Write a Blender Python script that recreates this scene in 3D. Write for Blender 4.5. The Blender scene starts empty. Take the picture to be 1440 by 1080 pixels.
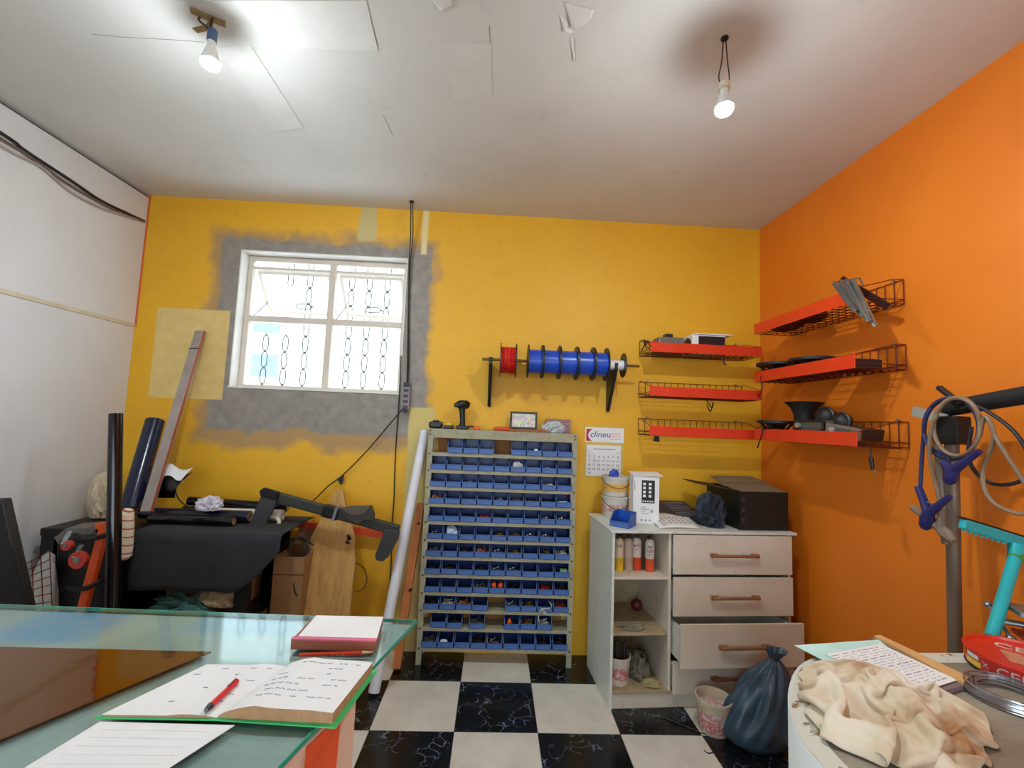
import bpy, math, random
from mathutils import Vector, Matrix, noise

# ------------------------------------------------------------------ camera, world, exposure
scene = bpy.context.scene
COL = scene.collection
F = 615.71                                  # focal length in pixels of the 1440 wide frame
YAW, PITCH, ROLL = .0347, .0827, .0403
CAM = Vector((0, -3.0768, 1.5606))
_f = Vector((math.sin(YAW)*math.cos(PITCH), math.cos(YAW)*math.cos(PITCH), math.sin(PITCH)))
_r = Vector((math.cos(YAW), -math.sin(YAW), 0))
_u = _r.cross(_f)
RIGHT = math.cos(ROLL)*_r + math.sin(ROLL)*_u
UP = -math.sin(ROLL)*_r + math.cos(ROLL)*_u
FWD = _f
cd = bpy.data.cameras.new('camera'); cam = bpy.data.objects.new('camera', cd); COL.objects.link(cam)
cd.sensor_fit = 'HORIZONTAL'; cd.sensor_width = 36; cd.lens = F/1440*36
cd.clip_start = .02; cd.clip_end = 100
m3 = Matrix((RIGHT, UP, -FWD)).transposed()
cam.matrix_world = Matrix.Translation(CAM) @ m3.to_4x4()
scene.camera = cam

w = bpy.data.worlds.new('daylight'); scene.world = w; w.use_nodes = True
bg = w.node_tree.nodes['Background']
bg.inputs[0].default_value = (.72, .87, 1.0, 1)
WORLD = 3.5
bg.inputs[1].default_value = WORLD
BULB = 980.0
scene.view_settings.view_transform = 'Standard'
scene.view_settings.look = 'None'
scene.view_settings.gamma = 1
scene.view_settings.use_curve_mapping = False
scene.view_settings.exposure = 0.58

# room box
XL, XR, H, YF = -2.5144, 1.8995, 3.045, -5.4
T = .42; TX0, TY0 = -.5584, -.3264
WX1, WX2, WZ1, WZ2 = -1.844, -.6722, 1.714, 2.686     # window opening

def ray(px, py):
    return RIGHT*((px-720)/F) + UP*((540-py)/F) + FWD
def at(px, py, y):        # point of the place seen at that pixel, on the vertical plane Y = y
    d = ray(px, py); return CAM + d*((y-CAM.y)/d.y)
def atx(px, py, x):
    d = ray(px, py); return CAM + d*((x-CAM.x)/d.x)
def atz(px, py, z):
    d = ray(px, py); return CAM + d*((z-CAM.z)/d.z)

# ------------------------------------------------------------------ materials
def lin(c):
    return tuple((v/12.92 if v <= .04045 else ((v+.055)/1.055)**2.4) for v in (x/255 for x in c)) + (1,)
class NT:
    def __init__(s, name):
        s.m = bpy.data.materials.new(name); s.m.use_nodes = True; s.t = s.m.node_tree
        s.b = s.t.nodes['Principled BSDF']; s.o = s.t.nodes['Material Output']
    def n(s, typ, **k):
        n = s.t.nodes.new(typ)
        for a, v in k.items(): setattr(n, a, v)
        return n
    def l(s, a, b): s.t.links.new(a, b)
    def math(s, op, a, b=None, c=None, clamp=False):
        n = s.n('ShaderNodeMath', operation=op, use_clamp=clamp)
        for i, v in enumerate((a, b, c)):
            if v is None: continue
            if isinstance(v, (int, float)): n.inputs[i].default_value = v
            else: s.l(v, n.inputs[i])
        return n.outputs[0]
    def mix(s, fac, a, b):
        n = s.n('ShaderNodeMix', data_type='RGBA')
        for sock, v in ((n.inputs[0], fac), (n.inputs[6], a), (n.inputs[7], b)):
            if isinstance(v, (int, float)): sock.default_value = v
            elif isinstance(v, tuple): sock.default_value = v
            else: s.l(v, sock)
        return n.outputs[2]
    def coord(s, kind='Object'):
        return s.n('ShaderNodeTexCoord').outputs[kind]
    def noise(s, vec, scale, detail=4, rough=.55, dist=0):
        n = s.n('ShaderNodeTexNoise'); s.l(vec, n.inputs['Vector'])
        n.inputs['Scale'].default_value = scale; n.inputs['Detail'].default_value = detail
        n.inputs['Roughness'].default_value = rough; n.inputs['Distortion'].default_value = dist
        return n.outputs['Fac']
    def ramp(s, fac, stops):
        n = s.n('ShaderNodeValToRGB'); e = n.color_ramp.elements
        while len(e) < len(stops): e.new(.5)
        for el, (p, c) in zip(e, stops):
            el.position = p; el.color = c if isinstance(c, tuple) else (c, c, c, 1)
        s.l(fac, n.inputs[0]); return n.outputs[0]
    def bump(s, h, strength=.3, dist=.01):
        n = s.n('ShaderNodeBump'); n.inputs['Strength'].default_value = strength; n.inputs['Distance'].default_value = dist
        s.l(h, n.inputs['Height']); s.l(n.outputs[0], s.b.inputs['Normal'])
    def base(s, c):
        if isinstance(c, tuple): s.b.inputs['Base Color'].default_value = c
        else: s.l(c, s.b.inputs['Base Color'])
    def rough(s, v, metal=0):
        s.b.inputs['Roughness'].default_value = v; s.b.inputs['Metallic'].default_value = metal
def thin_glass_fac(t):
    lw = t.n('ShaderNodeLayerWeight'); lw.inputs['Blend'].default_value = .5
    return t.math('MULTIPLY_ADD', t.math('POWER', lw.outputs['Facing'], 4.0), .75, .035)
_cache = {}
def mat(name, rgb, rough=.5, metal=0, var=.12, scale=9, bump=.08, bscale=60, dirt=None, dirtamt=.5, **k):
    if name in _cache: return _cache[name]
    t = NT(name); v = t.coord()
    c = lin(rgb); lo = tuple(x*(1-var) for x in c[:3])+(1,); hi = tuple(min(1, x*(1+var)) for x in c[:3])+(1,)
    col = t.ramp(t.noise(v, scale), [(.3, lo), (.7, hi)])
    if dirt:
        d = t.ramp(t.noise(v, scale*2.3, 6, .7, .4), [(.52, 0.0), (.72, dirtamt)])
        col = t.mix(d, col, lin(dirt))
    t.base(col); t.rough(rough, metal)
    if bump: t.bump(t.noise(v, bscale, 3), bump, .004)
    for a, x in k.items(): t.b.inputs[a.replace('_', ' ')].default_value = x
    _cache[name] = t.m; return t.m

# ------------------------------------------------------------------ mesh builder
class MB:
    def __init__(s): s.v = []; s.f = []; s.sm = []
    def add(s, vs, fs, smooth=False):
        o = len(s.v); s.v += [Vector(v) for v in vs]
        s.f += [tuple(i+o for i in f) for f in fs]; s.sm += [smooth]*len(fs); return s
    def box(s, a, b, M=None):
        x0, y0, z0 = a; x1, y1, z1 = b
        vs = [Vector((x, y, z)) for z in (z0, z1) for x, y in ((x0, y0), (x1, y0), (x1, y1), (x0, y1))]
        if M: vs = [M @ v for v in vs]
        return s.add(vs, [(0, 3, 2, 1), (4, 5, 6, 7), (0, 1, 5, 4), (1, 2, 6, 5), (2, 3, 7, 6), (3, 0, 4, 7)])
    def bar(s, p0, p1, wx, wy, up=(0, 0, 1)):      # rectangular bar from p0 to p1
        p0, p1 = Vector(p0), Vector(p1); d = (p1-p0); L = d.length; d.normalize()
        x = d.cross(Vector(up))
        if x.length < 1e-4: x = Vector((1, 0, 0))
        x.normalize(); y = x.cross(d)
        M = Matrix((x, y, d)).transposed().to_4x4(); M.translation = p0
        return s.box((-wx/2, -wy/2, 0), (wx/2, wy/2, L), M)
    def cyl(s, p0, p1, r0, r1=None, n=16, caps=True, smooth=True):
        r1 = r0 if r1 is None else r1
        p0, p1 = Vector(p0), Vector(p1); d = (p1-p0).normalized()
        x = d.orthogonal().normalized(); y = d.cross(x)
        vs = []
        for p, r in ((p0, r0), (p1, r1)):
            vs += [p + (x*math.cos(2*math.pi*i/n) + y*math.sin(2*math.pi*i/n))*r for i in range(n)]
        s.add(vs, [(i, (i+1) % n, n+(i+1) % n, n+i) for i in range(n)], smooth)
        if caps: 
            o = len(s.v)-2*n
            s.f += [tuple(o+i for i in reversed(range(n))), tuple(o+n+i for i in range(n))]; s.sm += [False, False]
        return s
    def tube(s, pts, r, n=8, closed=False, caps=True):
        pts = [Vector(p) for p in pts]; N = len(pts); rings = []
        rr = r if isinstance(r, (list, tuple)) else [r]*N
        px = None
        for i, p in enumerate(pts):
            a = pts[(i-1) % N] if (closed or i > 0) else p
            b = pts[(i+1) % N] if (closed or i < N-1) else p
            d = (b-a).normalized() if (b-a).length > 1e-9 else Vector((0, 0, 1))
            x = d.orthogonal().normalized() if px is None else (px - d*px.dot(d))
            if x.length < 1e-6: x = d.orthogonal()
            x.normalize(); px = x; y = d.cross(x)
            rings.append([p + (x*math.cos(2*math.pi*k/n)+y*math.sin(2*math.pi*k/n))*rr[i] for k in range(n)])
        vs = [v for R in rings for v in R]; fs = []
        M = N if closed else N-1
        for i in range(M):
            j = (i+1) % N
            fs += [(i*n+k, i*n+(k+1) % n, j*n+(k+1) % n, j*n+k) for k in range(n)]
        s.add(vs, fs, True)
        if caps and not closed:
            o = len(s.v)-N*n
            s.f += [tuple(o+k for k in reversed(range(n))), tuple(o+(N-1)*n+k for k in range(n))]; s.sm += [False, False]
        return s
    def lathe(s, prof, n=24, c=(0, 0, 0), M=None, smooth=True):
        c = Vector(c); vs = []
        for r, z in prof:
            for i in range(n):
                v = Vector((r*math.cos(2*math.pi*i/n), r*math.sin(2*math.pi*i/n), z))
                vs.append((M @ v if M else v) + c)
        fs = [(j*n+i, j*n+(i+1) % n, (j+1)*n+(i+1) % n, (j+1)*n+i) for j in range(len(prof)-1) for i in range(n)]
        s.add(vs, fs, smooth)
        o = len(s.v)-len(prof)*n
        if prof[0][0] > 1e-5: s.f.append(tuple(o+i for i in reversed(range(n)))); s.sm.append(False)
        if prof[-1][0] > 1e-5: s.f.append(tuple(o+(len(prof)-1)*n+i for i in range(n))); s.sm.append(False)
        return s
    def prism(s, pts, ext):            # planar polygon of 3D points extruded by vector ext
        n = len(pts); a = [Vector(p) for p in pts]; e = Vector(ext); b = [p+e for p in a]
        nrm = sum(((a[i]-a[0]).cross(a[(i+1) % n]-a[0]) for i in range(n)), Vector())
        fs = [tuple(range(n)), tuple(reversed(range(n, 2*n)))] + [(i, n+i, n+(i+1) % n, (i+1) % n) for i in range(n)]
        if nrm.dot(e) > 0: fs = [tuple(reversed(f)) for f in fs]
        return s.add(a+b, fs)
    def grid(s, P, nu, nv, smooth=True):           # P(u,v) surface
        vs = [P(i/nu, j/nv) for j in range(nv+1) for i in range(nu+1)]
        return s.add(vs, [(j*(nu+1)+i, j*(nu+1)+i+1, (j+1)*(nu+1)+i+1, (j+1)*(nu+1)+i) for j in range(nv) for i in range(nu)], smooth)
    def sphere(s, c, r, n=14, m=8, sc=(1, 1, 1)):
        c = Vector(c)
        prof = [(max(1e-6, math.sin(math.pi*j/m))*r, -math.cos(math.pi*j/m)*r) for j in range(m+1)]
        return s.lathe(prof, n, c, Matrix.Diagonal((*sc, 1)).to_3x3())
    def text(s, txt, size, M, align='CENTER', shear=0):
        vs, fs = text_mesh(txt, align, shear)
        return s.add([M @ Vector((v[0]*size, v[1]*size, v[2])) for v in vs], fs)
    def build(s, name, m, parent=None, world=True, bevel=0, solid=0, subsurf=0, angle=40):
        vs = s.v
        if parent is not None and world:
            inv = PM[root_of(parent).name].inverted(); vs = [inv @ v for v in vs]
            loc = None
        elif parent is None:
            lo = Vector([min(v[i] for v in vs) for i in range(3)]); hi = Vector([max(v[i] for v in vs) for i in range(3)])
            loc = Vector(((lo.x+hi.x)/2, (lo.y+hi.y)/2, lo.z)); vs = [v-loc for v in vs]
        else: loc = None
        me = bpy.data.meshes.new(name); me.from_pydata([tuple(v) for v in vs], [], s.f); me.update()
        me.polygons.foreach_set('use_smooth', s.sm)
        if any(s.sm): me.set_sharp_from_angle(angle=math.radians(angle))
        if m: me.materials.append(m)
        o = bpy.data.objects.new(name, me); COL.objects.link(o)
        if loc is not None: o.location = loc
        if parent is not None: o.parent = parent
        else: PM[o.name] = Matrix.Translation(loc)
        if solid: q = o.modifiers.new('thickness', 'SOLIDIFY'); q.thickness = solid; q.offset = 0
        if bevel:
            q = o.modifiers.new('bevel', 'BEVEL'); q.width = bevel; q.segments = 2; q.limit_method = 'ANGLE'
        if subsurf: q = o.modifiers.new('smooth', 'SUBSURF'); q.levels = subsurf; q.render_levels = subsurf
        return o
PM = {}
def root_of(o):
    while o.parent is not None: o = o.parent
    return o
_tx = {}
def text_mesh(txt, align, shear=0):
    k = (txt, align, shear)
    if k not in _tx:
        c = bpy.data.curves.new('lettering', 'FONT'); c.body = txt; c.align_x = align; c.align_y = 'CENTER'
        c.extrude = .0003; c.resolution_u = 2; c.shear = shear
        o = bpy.data.objects.new('lettering', c)
        me = bpy.data.meshes.new_from_object(o)
        _tx[k] = ([tuple(v.co) for v in me.vertices], [tuple(p.vertices) for p in me.polygons])
        bpy.data.objects.remove(o); bpy.data.meshes.remove(me); bpy.data.curves.remove(c)
    return _tx[k]
def frame(origin, x, y):           # matrix with given origin and x / y axes
    x = Vector(x).normalized(); z = x.cross(Vector(y)).normalized(); y = z.cross(x)
    M = Matrix((x, y, z)).transposed().to_4x4(); M.translation = Vector(origin); return M
def tag(o, label, cat, group=None):
    o['label'] = label; o['category'] = cat
    if group: o['group'] = group
    return o
def thing(name, label, cat, loc=(0, 0, 0), rz=0, group=None, M=None):
    o = bpy.data.objects.new(name, None); COL.objects.link(o); o.empty_display_size = .05
    if M is None: M = Matrix.Translation(Vector(loc)) @ Matrix.Rotation(rz, 4, 'Z')
    o.matrix_basis = M; PM[o.name] = M.copy()
    return tag(o, label, cat, group)
def struct(o): o['kind'] = 'structure'; return o
def stuff(o): o['kind'] = 'stuff'; return o
def curve(pts, n=8):               # Catmull-Rom through the points
    P = [Vector(p) for p in pts]; P = [P[0]*2-P[1]] + P + [P[-1]*2-P[-2]]; out = []
    for i in range(1, len(P)-2):
        a, b, c, d = P[i-1:i+3]
        for k in range(n):
            t = k/n
            out.append(.5*((2*b)+(c-a)*t+(2*a-5*b+4*c-d)*t*t+(3*b-a-3*c+d)*t**3))
    return out + [P[-2]]
def copy_thing(o, M):
    c = o.copy(); COL.objects.link(c); c.matrix_basis = M; PM[c.name] = M.copy()
    for ch in list(o.children):
        k = ch.copy(); COL.objects.link(k); k.parent = c
        for g in ch.children:
            q = g.copy(); COL.objects.link(q); q.parent = k
    return c
def TR(x, y, z, rz=0): return Matrix.Translation((x, y, z)) @ Matrix.Rotation(rz, 4, 'Z')
def crumple(c, r, seed, amp=.35, freq=2.2, sub=4, flat=True):
    """crumpled bag or cloth: a ball with ridged folds, flattened underneath"""
    import bmesh
    bm = bmesh.new(); bmesh.ops.create_icosphere(bm, subdivisions=sub, radius=1)
    off = Vector((seed*7.3, seed*3.1, seed*1.7)); mb = MB(); vs = []
    for v in bm.verts:
        p = v.co.normalized()
        w = p + noise.noise_vector(p*1.3+off)*.35
        k = 1 - abs(noise.noise(w*freq*.75+off))*1.7*amp - abs(noise.noise(w*freq*1.7-off))*.6*amp + noise.noise(p*1.1+off)*.16
        q = p*k
        if flat and q.z < -.55: q.z = -.55 - (q.z+.55)*-.06
        vs.append(Vector(c) + Vector((q.x*r[0], q.y*r[1], (q.z+(.58 if flat else 0))*r[2])))
    mb.add(vs, [tuple(v.index for v in f.verts) for f in bm.faces], True); bm.free()
    return mb

# ------------------------------------------------------------------ the room
def wall_mats():
    # yellow back wall with grey render around the window and pale patches
    t = NT('yellow_painted_plaster'); P = t.n('ShaderNodeNewGeometry').outputs['Position']
    sep = t.n('ShaderNodeSeparateXYZ'); t.l(P, sep.inputs[0]); X, Z = sep.outputs[0], sep.outputs[2]
    n1 = t.noise(P, 3.2, 6, .62); n2 = t.noise(P, 14, 5, .6); n3 = t.noise(P, 1.1, 3)
    def rect(x0, x1, z0, z1, soft, amp, nz=None, round_=False):
        dx = t.math('SUBTRACT', t.math('ABSOLUTE', t.math('SUBTRACT', X, (x0+x1)/2)), (x1-x0)/2)
        dz = t.math('SUBTRACT', t.math('ABSOLUTE', t.math('SUBTRACT', Z, (z0+z1)/2)), (z1-z0)/2)
        d = t.math('MAXIMUM', dx, dz)
        if amp: d = t.math('ADD', d, t.math('MULTIPLY', t.math('SUBTRACT', nz or n1, .5), amp))
        return t.math('MULTIPLY_ADD', d, -1/soft, .5, clamp=True)
    yellow = t.ramp(n3, [(.3, lin((226, 166, 26))), (.7, lin((234, 178, 36)))])
    # older orange paint below and where the top coat is thin
    thin = t.ramp(n2, [(.55, 0.0), (.75, .30)])
    yellow = t.mix(thin, yellow, lin((205, 128, 20)))
    col = yellow
    col = t.mix(rect(-2.06, -.48, 1.32, 2.82, .07, .34), col, lin((176, 140, 88)))       # thin tan wash
    col = t.mix(rect(-1.98, -.50, 1.42, 2.765, .022, .20), col, t.ramp(n2, [(.3, lin((128, 120, 112))), (.7, lin((156, 147, 136)))]))
    cream = t.ramp(n2, [(.35, lin((214, 182, 108))), (.7, lin((224, 196, 128)))])
    col = t.mix(rect(-2.372, -1.878, 1.62, 2.243, .008, .004), col, cream)
    col = t.mix(rect(-.585, -.545, 2.72, 3.05, .01, .02), col, lin((226, 208, 150)))
    col = t.mix(rect(-.60, -.42, 0, 1.62, .012, .05), col, lin((206, 184, 108)))
    col = t.mix(rect(-.585, -.45, 0, .95, .02, .03), col, lin((196, 166, 100)))
    col = t.mix(rect(-1.03, -.90, 2.80, 3.06, .02, .14), col, lin((200, 182, 120)))
    col = t.mix(rect(XL-.1, XL+.014, 2.1, 3.2, .006, .01), col, lin((214, 96, 30)))
    spots = t.ramp(t.noise(P, 34, 2, .5), [(.74, 0.0), (.80, .5)])
    col = t.mix(t.math('MULTIPLY', spots, rect(-2.5, 0, .9, 3.0, .4, .8)), col, lin((120, 98, 66)))
    t.base(col); t.rough(.55); t.bump(t.math('ADD', n2, t.math('MULTIPLY', n1, .6)), .12, .01)
    back = t.m
    t = NT('orange_painted_plaster'); P = t.n('ShaderNodeNewGeometry').outputs['Position']
    c = t.ramp(t.noise(P, 1.3, 4), [(.3, lin((228, 116, 20))), (.7, lin((236, 130, 28)))])
    s = t.ramp(t.noise(P, 26, 2), [(.76, 0.0), (.8, .6)])
    c = t.mix(s, c, lin((150, 72, 26)))
    t.base(c); t.rough(.5); t.bump(t.noise(P, 16, 5), .08, .008)
    orange = t.m
    t = NT('white_partition_board'); P = t.n('ShaderNodeNewGeometry').outputs['Position']
    c = t.ramp(t.noise(P, 1.2, 5), [(.3, lin((206, 204, 204))), (.7, lin((222, 220, 220)))])
    s = t.ramp(t.noise(P, 17, 3, .6, .6), [(.72, 0.0), (.80, .4)])
    c = t.mix(s, c, lin((150, 140, 128)))
    t.base(c); t.rough(.32); t.bump(t.noise(P, 5, 3), .05, .02)
    part = t.m
    t = NT('white_ceiling_paint'); P = t.n('ShaderNodeNewGeometry').outputs['Position']
    c = t.ramp(t.noise(P, 1.0, 6, .6), [(.3, lin((206, 204, 200))), (.7, lin((222, 220, 216)))])
    s = t.ramp(t.noise(P, 5, 6, .7, .8), [(.60, 0.0), (.78, .35)])
    c = t.mix(s, c, lin((176, 168, 160)))
    t.base(c); t.rough(.6); t.bump(t.noise(P, 2.4, 6, .6), .25, .02)
    return back, orange, part, t.m
M_BACK, M_ORANGE, M_PART, M_CEIL = wall_mats()

def tile_mat(black):
    t = NT('black_marble_tile' if black else 'white_ceramic_tile'); v = t.coord()
    rnd = t.n('ShaderNodeObjectInfo').outputs['Random']
    mp = t.n('ShaderNodeVectorMath', operation='ADD'); t.l(v, mp.inputs[0])
    cmb = t.n('ShaderNodeCombineXYZ'); t.l(t.math('MULTIPLY', rnd, 37), cmb.inputs[0]); t.l(t.math('MULTIPLY', rnd, 91), cmb.inputs[1]); t.l(cmb.outputs[0], mp.inputs[1])
    v = mp.outputs[0]
    if black:
        wob = t.n('ShaderNodeTexNoise'); t.l(v, wob.inputs['Vector']); wob.inputs['Scale'].default_value = 9; wob.inputs['Detail'].default_value = 4
        add = t.n('ShaderNodeMixRGB', blend_type='LINEAR_LIGHT'); add.inputs[0].default_value = .09
        t.l(v, add.inputs[1]); t.l(wob.outputs['Color'], add.inputs[2])
        vor = t.n('ShaderNodeTexVoronoi', feature='DISTANCE_TO_EDGE'); t.l(add.outputs[0], vor.inputs['Vector']); vor.inputs['Scale'].default_value = 12
        vein = t.ramp(vor.outputs['Distance'], [(0, 1.0), (.035, 0.0)])
        gate = t.ramp(t.noise(v, 7, 3), [(.48, 0.0), (.60, 1.0)])
        fac = t.math('MULTIPLY', vein, gate)
        c = t.mix(fac, lin((14, 15, 18)), lin((120, 130, 150)))
        dust = t.ramp(t.noise(v, 5, 6, .7), [(.55, 0.0), (.8, .22)])
        c = t.mix(dust, c, lin((96, 92, 84)))
        t.base(c); t.rough(.22)
    else:
        c = t.ramp(t.noise(v, 6, 6, .6), [(.35, lin((206, 198, 182))), (.65, lin((222, 216, 202)))])
        s = t.ramp(t.noise(v, 40, 3, .7), [(.70, 0.0), (.78, .5)])
        c = t.mix(s, c, lin((150, 138, 118)))
        t.base(c); t.rough(.3)
    return t.m
M_BT, M_WT = tile_mat(True), tile_mat(False)
M_GROUT = mat('dark_grout', (52, 48, 42), .9)

floor = struct(MB().box((XL-.1, YF-.1, -.08), (XR+.1, .15, -.006)).build('floor', M_GROUT))
tiles = {}
i0, i1 = math.floor((XL-TX0)/T), math.ceil((XR-TX0)/T)
j0, j1 = math.floor((YF-TY0)/T), math.ceil((0-TY0)/T)
for i in range(i0, i1):
    for j in range(j0, j1):
        g = .0014
        x0, x1 = max(XL+.002, TX0+i*T+g), min(XR-.002, TX0+(i+1)*T-g)
        y0, y1 = max(YF+.002, TY0+j*T+g), min(-.002, TY0+(j+1)*T-g)
        if x1-x0 < .01 or y1-y0 < .01: continue
        black = (i + j) % 2 == 0
        key = (round(x1-x0, 4), round(y1-y0, 4), black)
        cx, cy = (x0+x1)/2, (y0+y1)/2
        if key not in tiles:
            o = MB().box((-key[0]/2, -key[1]/2, -.006), (key[0]/2, key[1]/2, 0)).build('tile', M_BT if black else M_WT, floor, world=False)
            tiles[key] = o
        else:
            o = tiles[key].copy(); COL.objects.link(o)
        o.location = Vector((cx, cy, 0)) - floor.location

W = .15
b = MB()
b.box((XL-.1, 0, -.08), (WX1, W, H+.1)); b.box((WX2, 0, -.08), (XR+.1, W, H+.1))
b.box((WX1, 0, -.08), (WX2, W, WZ1)); b.box((WX1, 0, WZ2), (WX2, W, H+.1))
struct(b.build('wall_back', M_BACK))
struct(MB().box((XR, YF-.1, -.08), (XR+.12, -.0005, H+.1)).build('wall_right', M_ORANGE))
wl = struct(MB().box((XL-.08, YF-.1, -.08), (XL-.012, 0, H-.01)).build('wall_left', mat('dark_gap', (30, 26, 24), .9)))
# the partition is clad with boards, joined by a batten
yb = [0, -1.22, -2.44, -3.66, -4.88, YF]
for k in range(len(yb)-1):
    MB().box((XL-.012, yb[k+1]+.001, 0), (XL, yb[k]-.001, 2.10)).build('panel', M_PART, wl)
    MB().box((XL-.012, yb[k+1]+.001, 2.114), (XL, yb[k]-.001, H-.022)).build('panel', M_PART, wl)
struct(MB().box((XL-.011, YF, 2.095), (XL+.006, -.001, 2.12)).build('trim_1', mat('cream_batten', (208, 196, 170), .5), bevel=.002))
b = MB(); b.box((XL-.1, YF-.1, H), (XR+.12, W, H+.1)); ceiling = struct(b.build('ceiling', M_CEIL))
# front of the shop behind the viewer: wide open roller-door opening
b = MB()
b.box((XL-.1, YF-.1, -.08), (XL+.45, YF, H+.1)); b.box((XR-.45, YF-.1, -.08), (XR+.12, YF, H+.1)); b.box((XL+.45, YF-.1, 2.5), (XR-.45, YF, H+.1))
struct(b.build('wall_front', M_BACK))
# pavement outside the opening
struct(MB().box((-9, YF-12, -.12), (9, YF-.1, -.06)).build('pavement', mat('concrete', (150, 146, 140), .9)))

# old repair boards and lifted paint on the ceiling
M_PATCH = mat('ceiling_patch', (218, 216, 212), .6, var=.05)
def ceil_poly(name, px, thick=.004):
    q = [atz(x, y, H) for x, y in px]
    MB().prism([Vector((v.x, v.y, H-.0003)) for v in q], (0, 0, -thick)).build(name, M_PATCH, ceiling, bevel=.002)
ceil_poly('patch_board', [(306, 66), (352, 62), (428, 180), (388, 184)], .003)
ceil_poly('patch_board', [(245, 0), (515, 0), (532, 71), (290, 62)], .002)
ceil_poly('patch_board', [(612, 60), (690, 60), (692, 135), (640, 140)], .0012)
def flap(px, drop, name='paint_flap'):
    # a sheet of lifted paint hinged on its first edge, curling down at the far edge
    a, bb, c, d = [atz(x, y, H-.001) for x, y in px]
    def P(u, v):
        p = a.lerp(bb, u).lerp(d.lerp(c, u), v); k = v**1.6
        return Vector((p.x, p.y, H-.001-drop*k*(1+.3*math.sin(u*5))))
    MB().grid(P, 10, 8).build(name, M_PATCH, ceiling, solid=.0006)
flap([(792, 2), (836, 14), (830, 26), (806, 40)], .010)
flap([(786, 20), (806, 40), (804, 46), (794, 44)], .006)
flap([(604, -4), (634, -2), (636, 6), (620, 14)], .006)
flap([(801, 52), (807, 52), (809, 84), (807, 84)], .005)
M_CRACK = mat('crack_line', (132, 126, 120), .9)
def crack(pts, r=.0010):
    MB().tube([atz(x, y, H-.0004) for x, y in pts], r, 5).build('crack', M_CRACK, ceiling)
crack([(130, 48), (170, 52), (245, 56), (320, 62), (420, 66), (532, 71)])
crack([(688, 36), (690, 75), (689, 135)]); crack([(520, 22), (531, 64)]); crack([(800, 44), (815, 30), (829, 26)], .0014)
crack([(539, 162), (552, 190)], .001); crack([(345, 100), (390, 150), (428, 180)], .0008); crack([(808, 54), (809, 85)], .0014)

# ------------------------------------------------------------------ window and what lies outside
M_FRAME = mat('window_frame_paint', (212, 200, 186), .45, var=.05)
win = struct(MB().box((WX1, .001, WZ1-.004), (WX1+.008, W, WZ2)).box((WX2-.008, .001, WZ1-.004), (WX2, W, WZ2))
             .box((WX1+.008, .001, WZ2-.008), (WX2-.008, W, WZ2)).box((WX1-.004, -.006, WZ1-.006), (WX2+.004, W, WZ1+.004)).build('window_1', mat('window_reveal', (226, 222, 214), .5, var=.05)))
fy0, fy1 = .09, .125
FX0, FX1, FZ0, FZ1 = WX1+.009, WX2-.009, WZ1+.005, WZ2-.009
xm = (WX1+WX2)/2+.03; zm = at(450, 452, fy0).z; fw = .035
MB().box((FX0, fy0, FZ0), (FX0+fw, fy1, FZ1)).build('frame_bar', M_FRAME, win, bevel=.003)
MB().box((FX1-fw, fy0, FZ0), (FX1, fy1, FZ1)).build('frame_bar', M_FRAME, win, bevel=.003)
MB().box((FX0+fw, fy0, FZ0), (FX1-fw, fy1, FZ0+.022)).build('frame_bar', M_FRAME, win, bevel=.003)
MB().box((FX0+fw, fy0, FZ1-fw), (FX1-fw, fy1, FZ1)).build('frame_bar', M_FRAME, win, bevel=.003)
MB().box((xm-.023, fy0-.004, FZ0+.022), (xm+.023, fy1, FZ1-fw)).build('mullion', M_FRAME, win, bevel=.003)
MB().box((FX0+fw, fy0-.002, zm-.022), (xm-.023, fy1, zm+.022)).build('transom', M_FRAME, win, bevel=.003)
MB().box((xm+.023, fy0-.002, zm-.022), (FX1-fw, fy1, zm+.022)).build('transom', M_FRAME, win, bevel=.003)
t = NT('window_glass')
tr = t.n('ShaderNodeBsdfTransparent'); tr.inputs[0].default_value = (.95, .97, .97, 1)
gl = t.n('ShaderNodeBsdfGlossy'); gl.inputs['Roughness'].default_value = .03
fr = thin_glass_fac(t)
mx = t.n('ShaderNodeMixShader'); t.l(fr, mx.inputs[0]); t.l(tr.outputs[0], mx.inputs[1]); t.l(gl.outputs[0], mx.inputs[2]); t.l(mx.outputs[0], t.o.inputs[0])
M_GLASS = t.m
for xa, xb in ((FX0+fw, xm-.023), (xm+.023, FX1-fw)):
    MB().box((xa, .105, FZ0+.022), (xb, .109, zm-.022)).build('pane', M_GLASS, win)
    # projecting upper sash, pushed out at the bottom
    ztop = FZ1-fw-.06; hh = ztop-(zm+.03); ang = math.radians(38)
    MB().box((xa, fy0+.005, ztop), (xb, fy1, ztop+.018)).build('hinge_rail', M_FRAME, win)
    S = Matrix.Translation((0, .13, ztop)) @ Matrix.Rotation(ang, 4, 'X')
    f = MB().box((xa+.01, -.01, -hh), (xa+.032, .012, 0), S).box((xb-.032, -.01, -hh), (xb-.01, .012, 0), S).box((xa+.032, -.01, -hh), (xb-.032, .012, -hh+.022), S).box((xa+.032, -.01, -.022), (xb-.032, .012, 0), S)
    sash = f.build('sash', M_FRAME, win)
    MB().box((xa+.032, -.002, -hh+.022), (xb-.032, .002, -.022), S).build('pane', M_GLASS, sash)
    MB().bar((xa+.012, .128, zm+.03), S @ Vector((xa+.02, 0, -hh*.75)), .008, .012).build('stay_arm', mat('grey_metal', (150, 150, 150), .4, .8), win)

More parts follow.
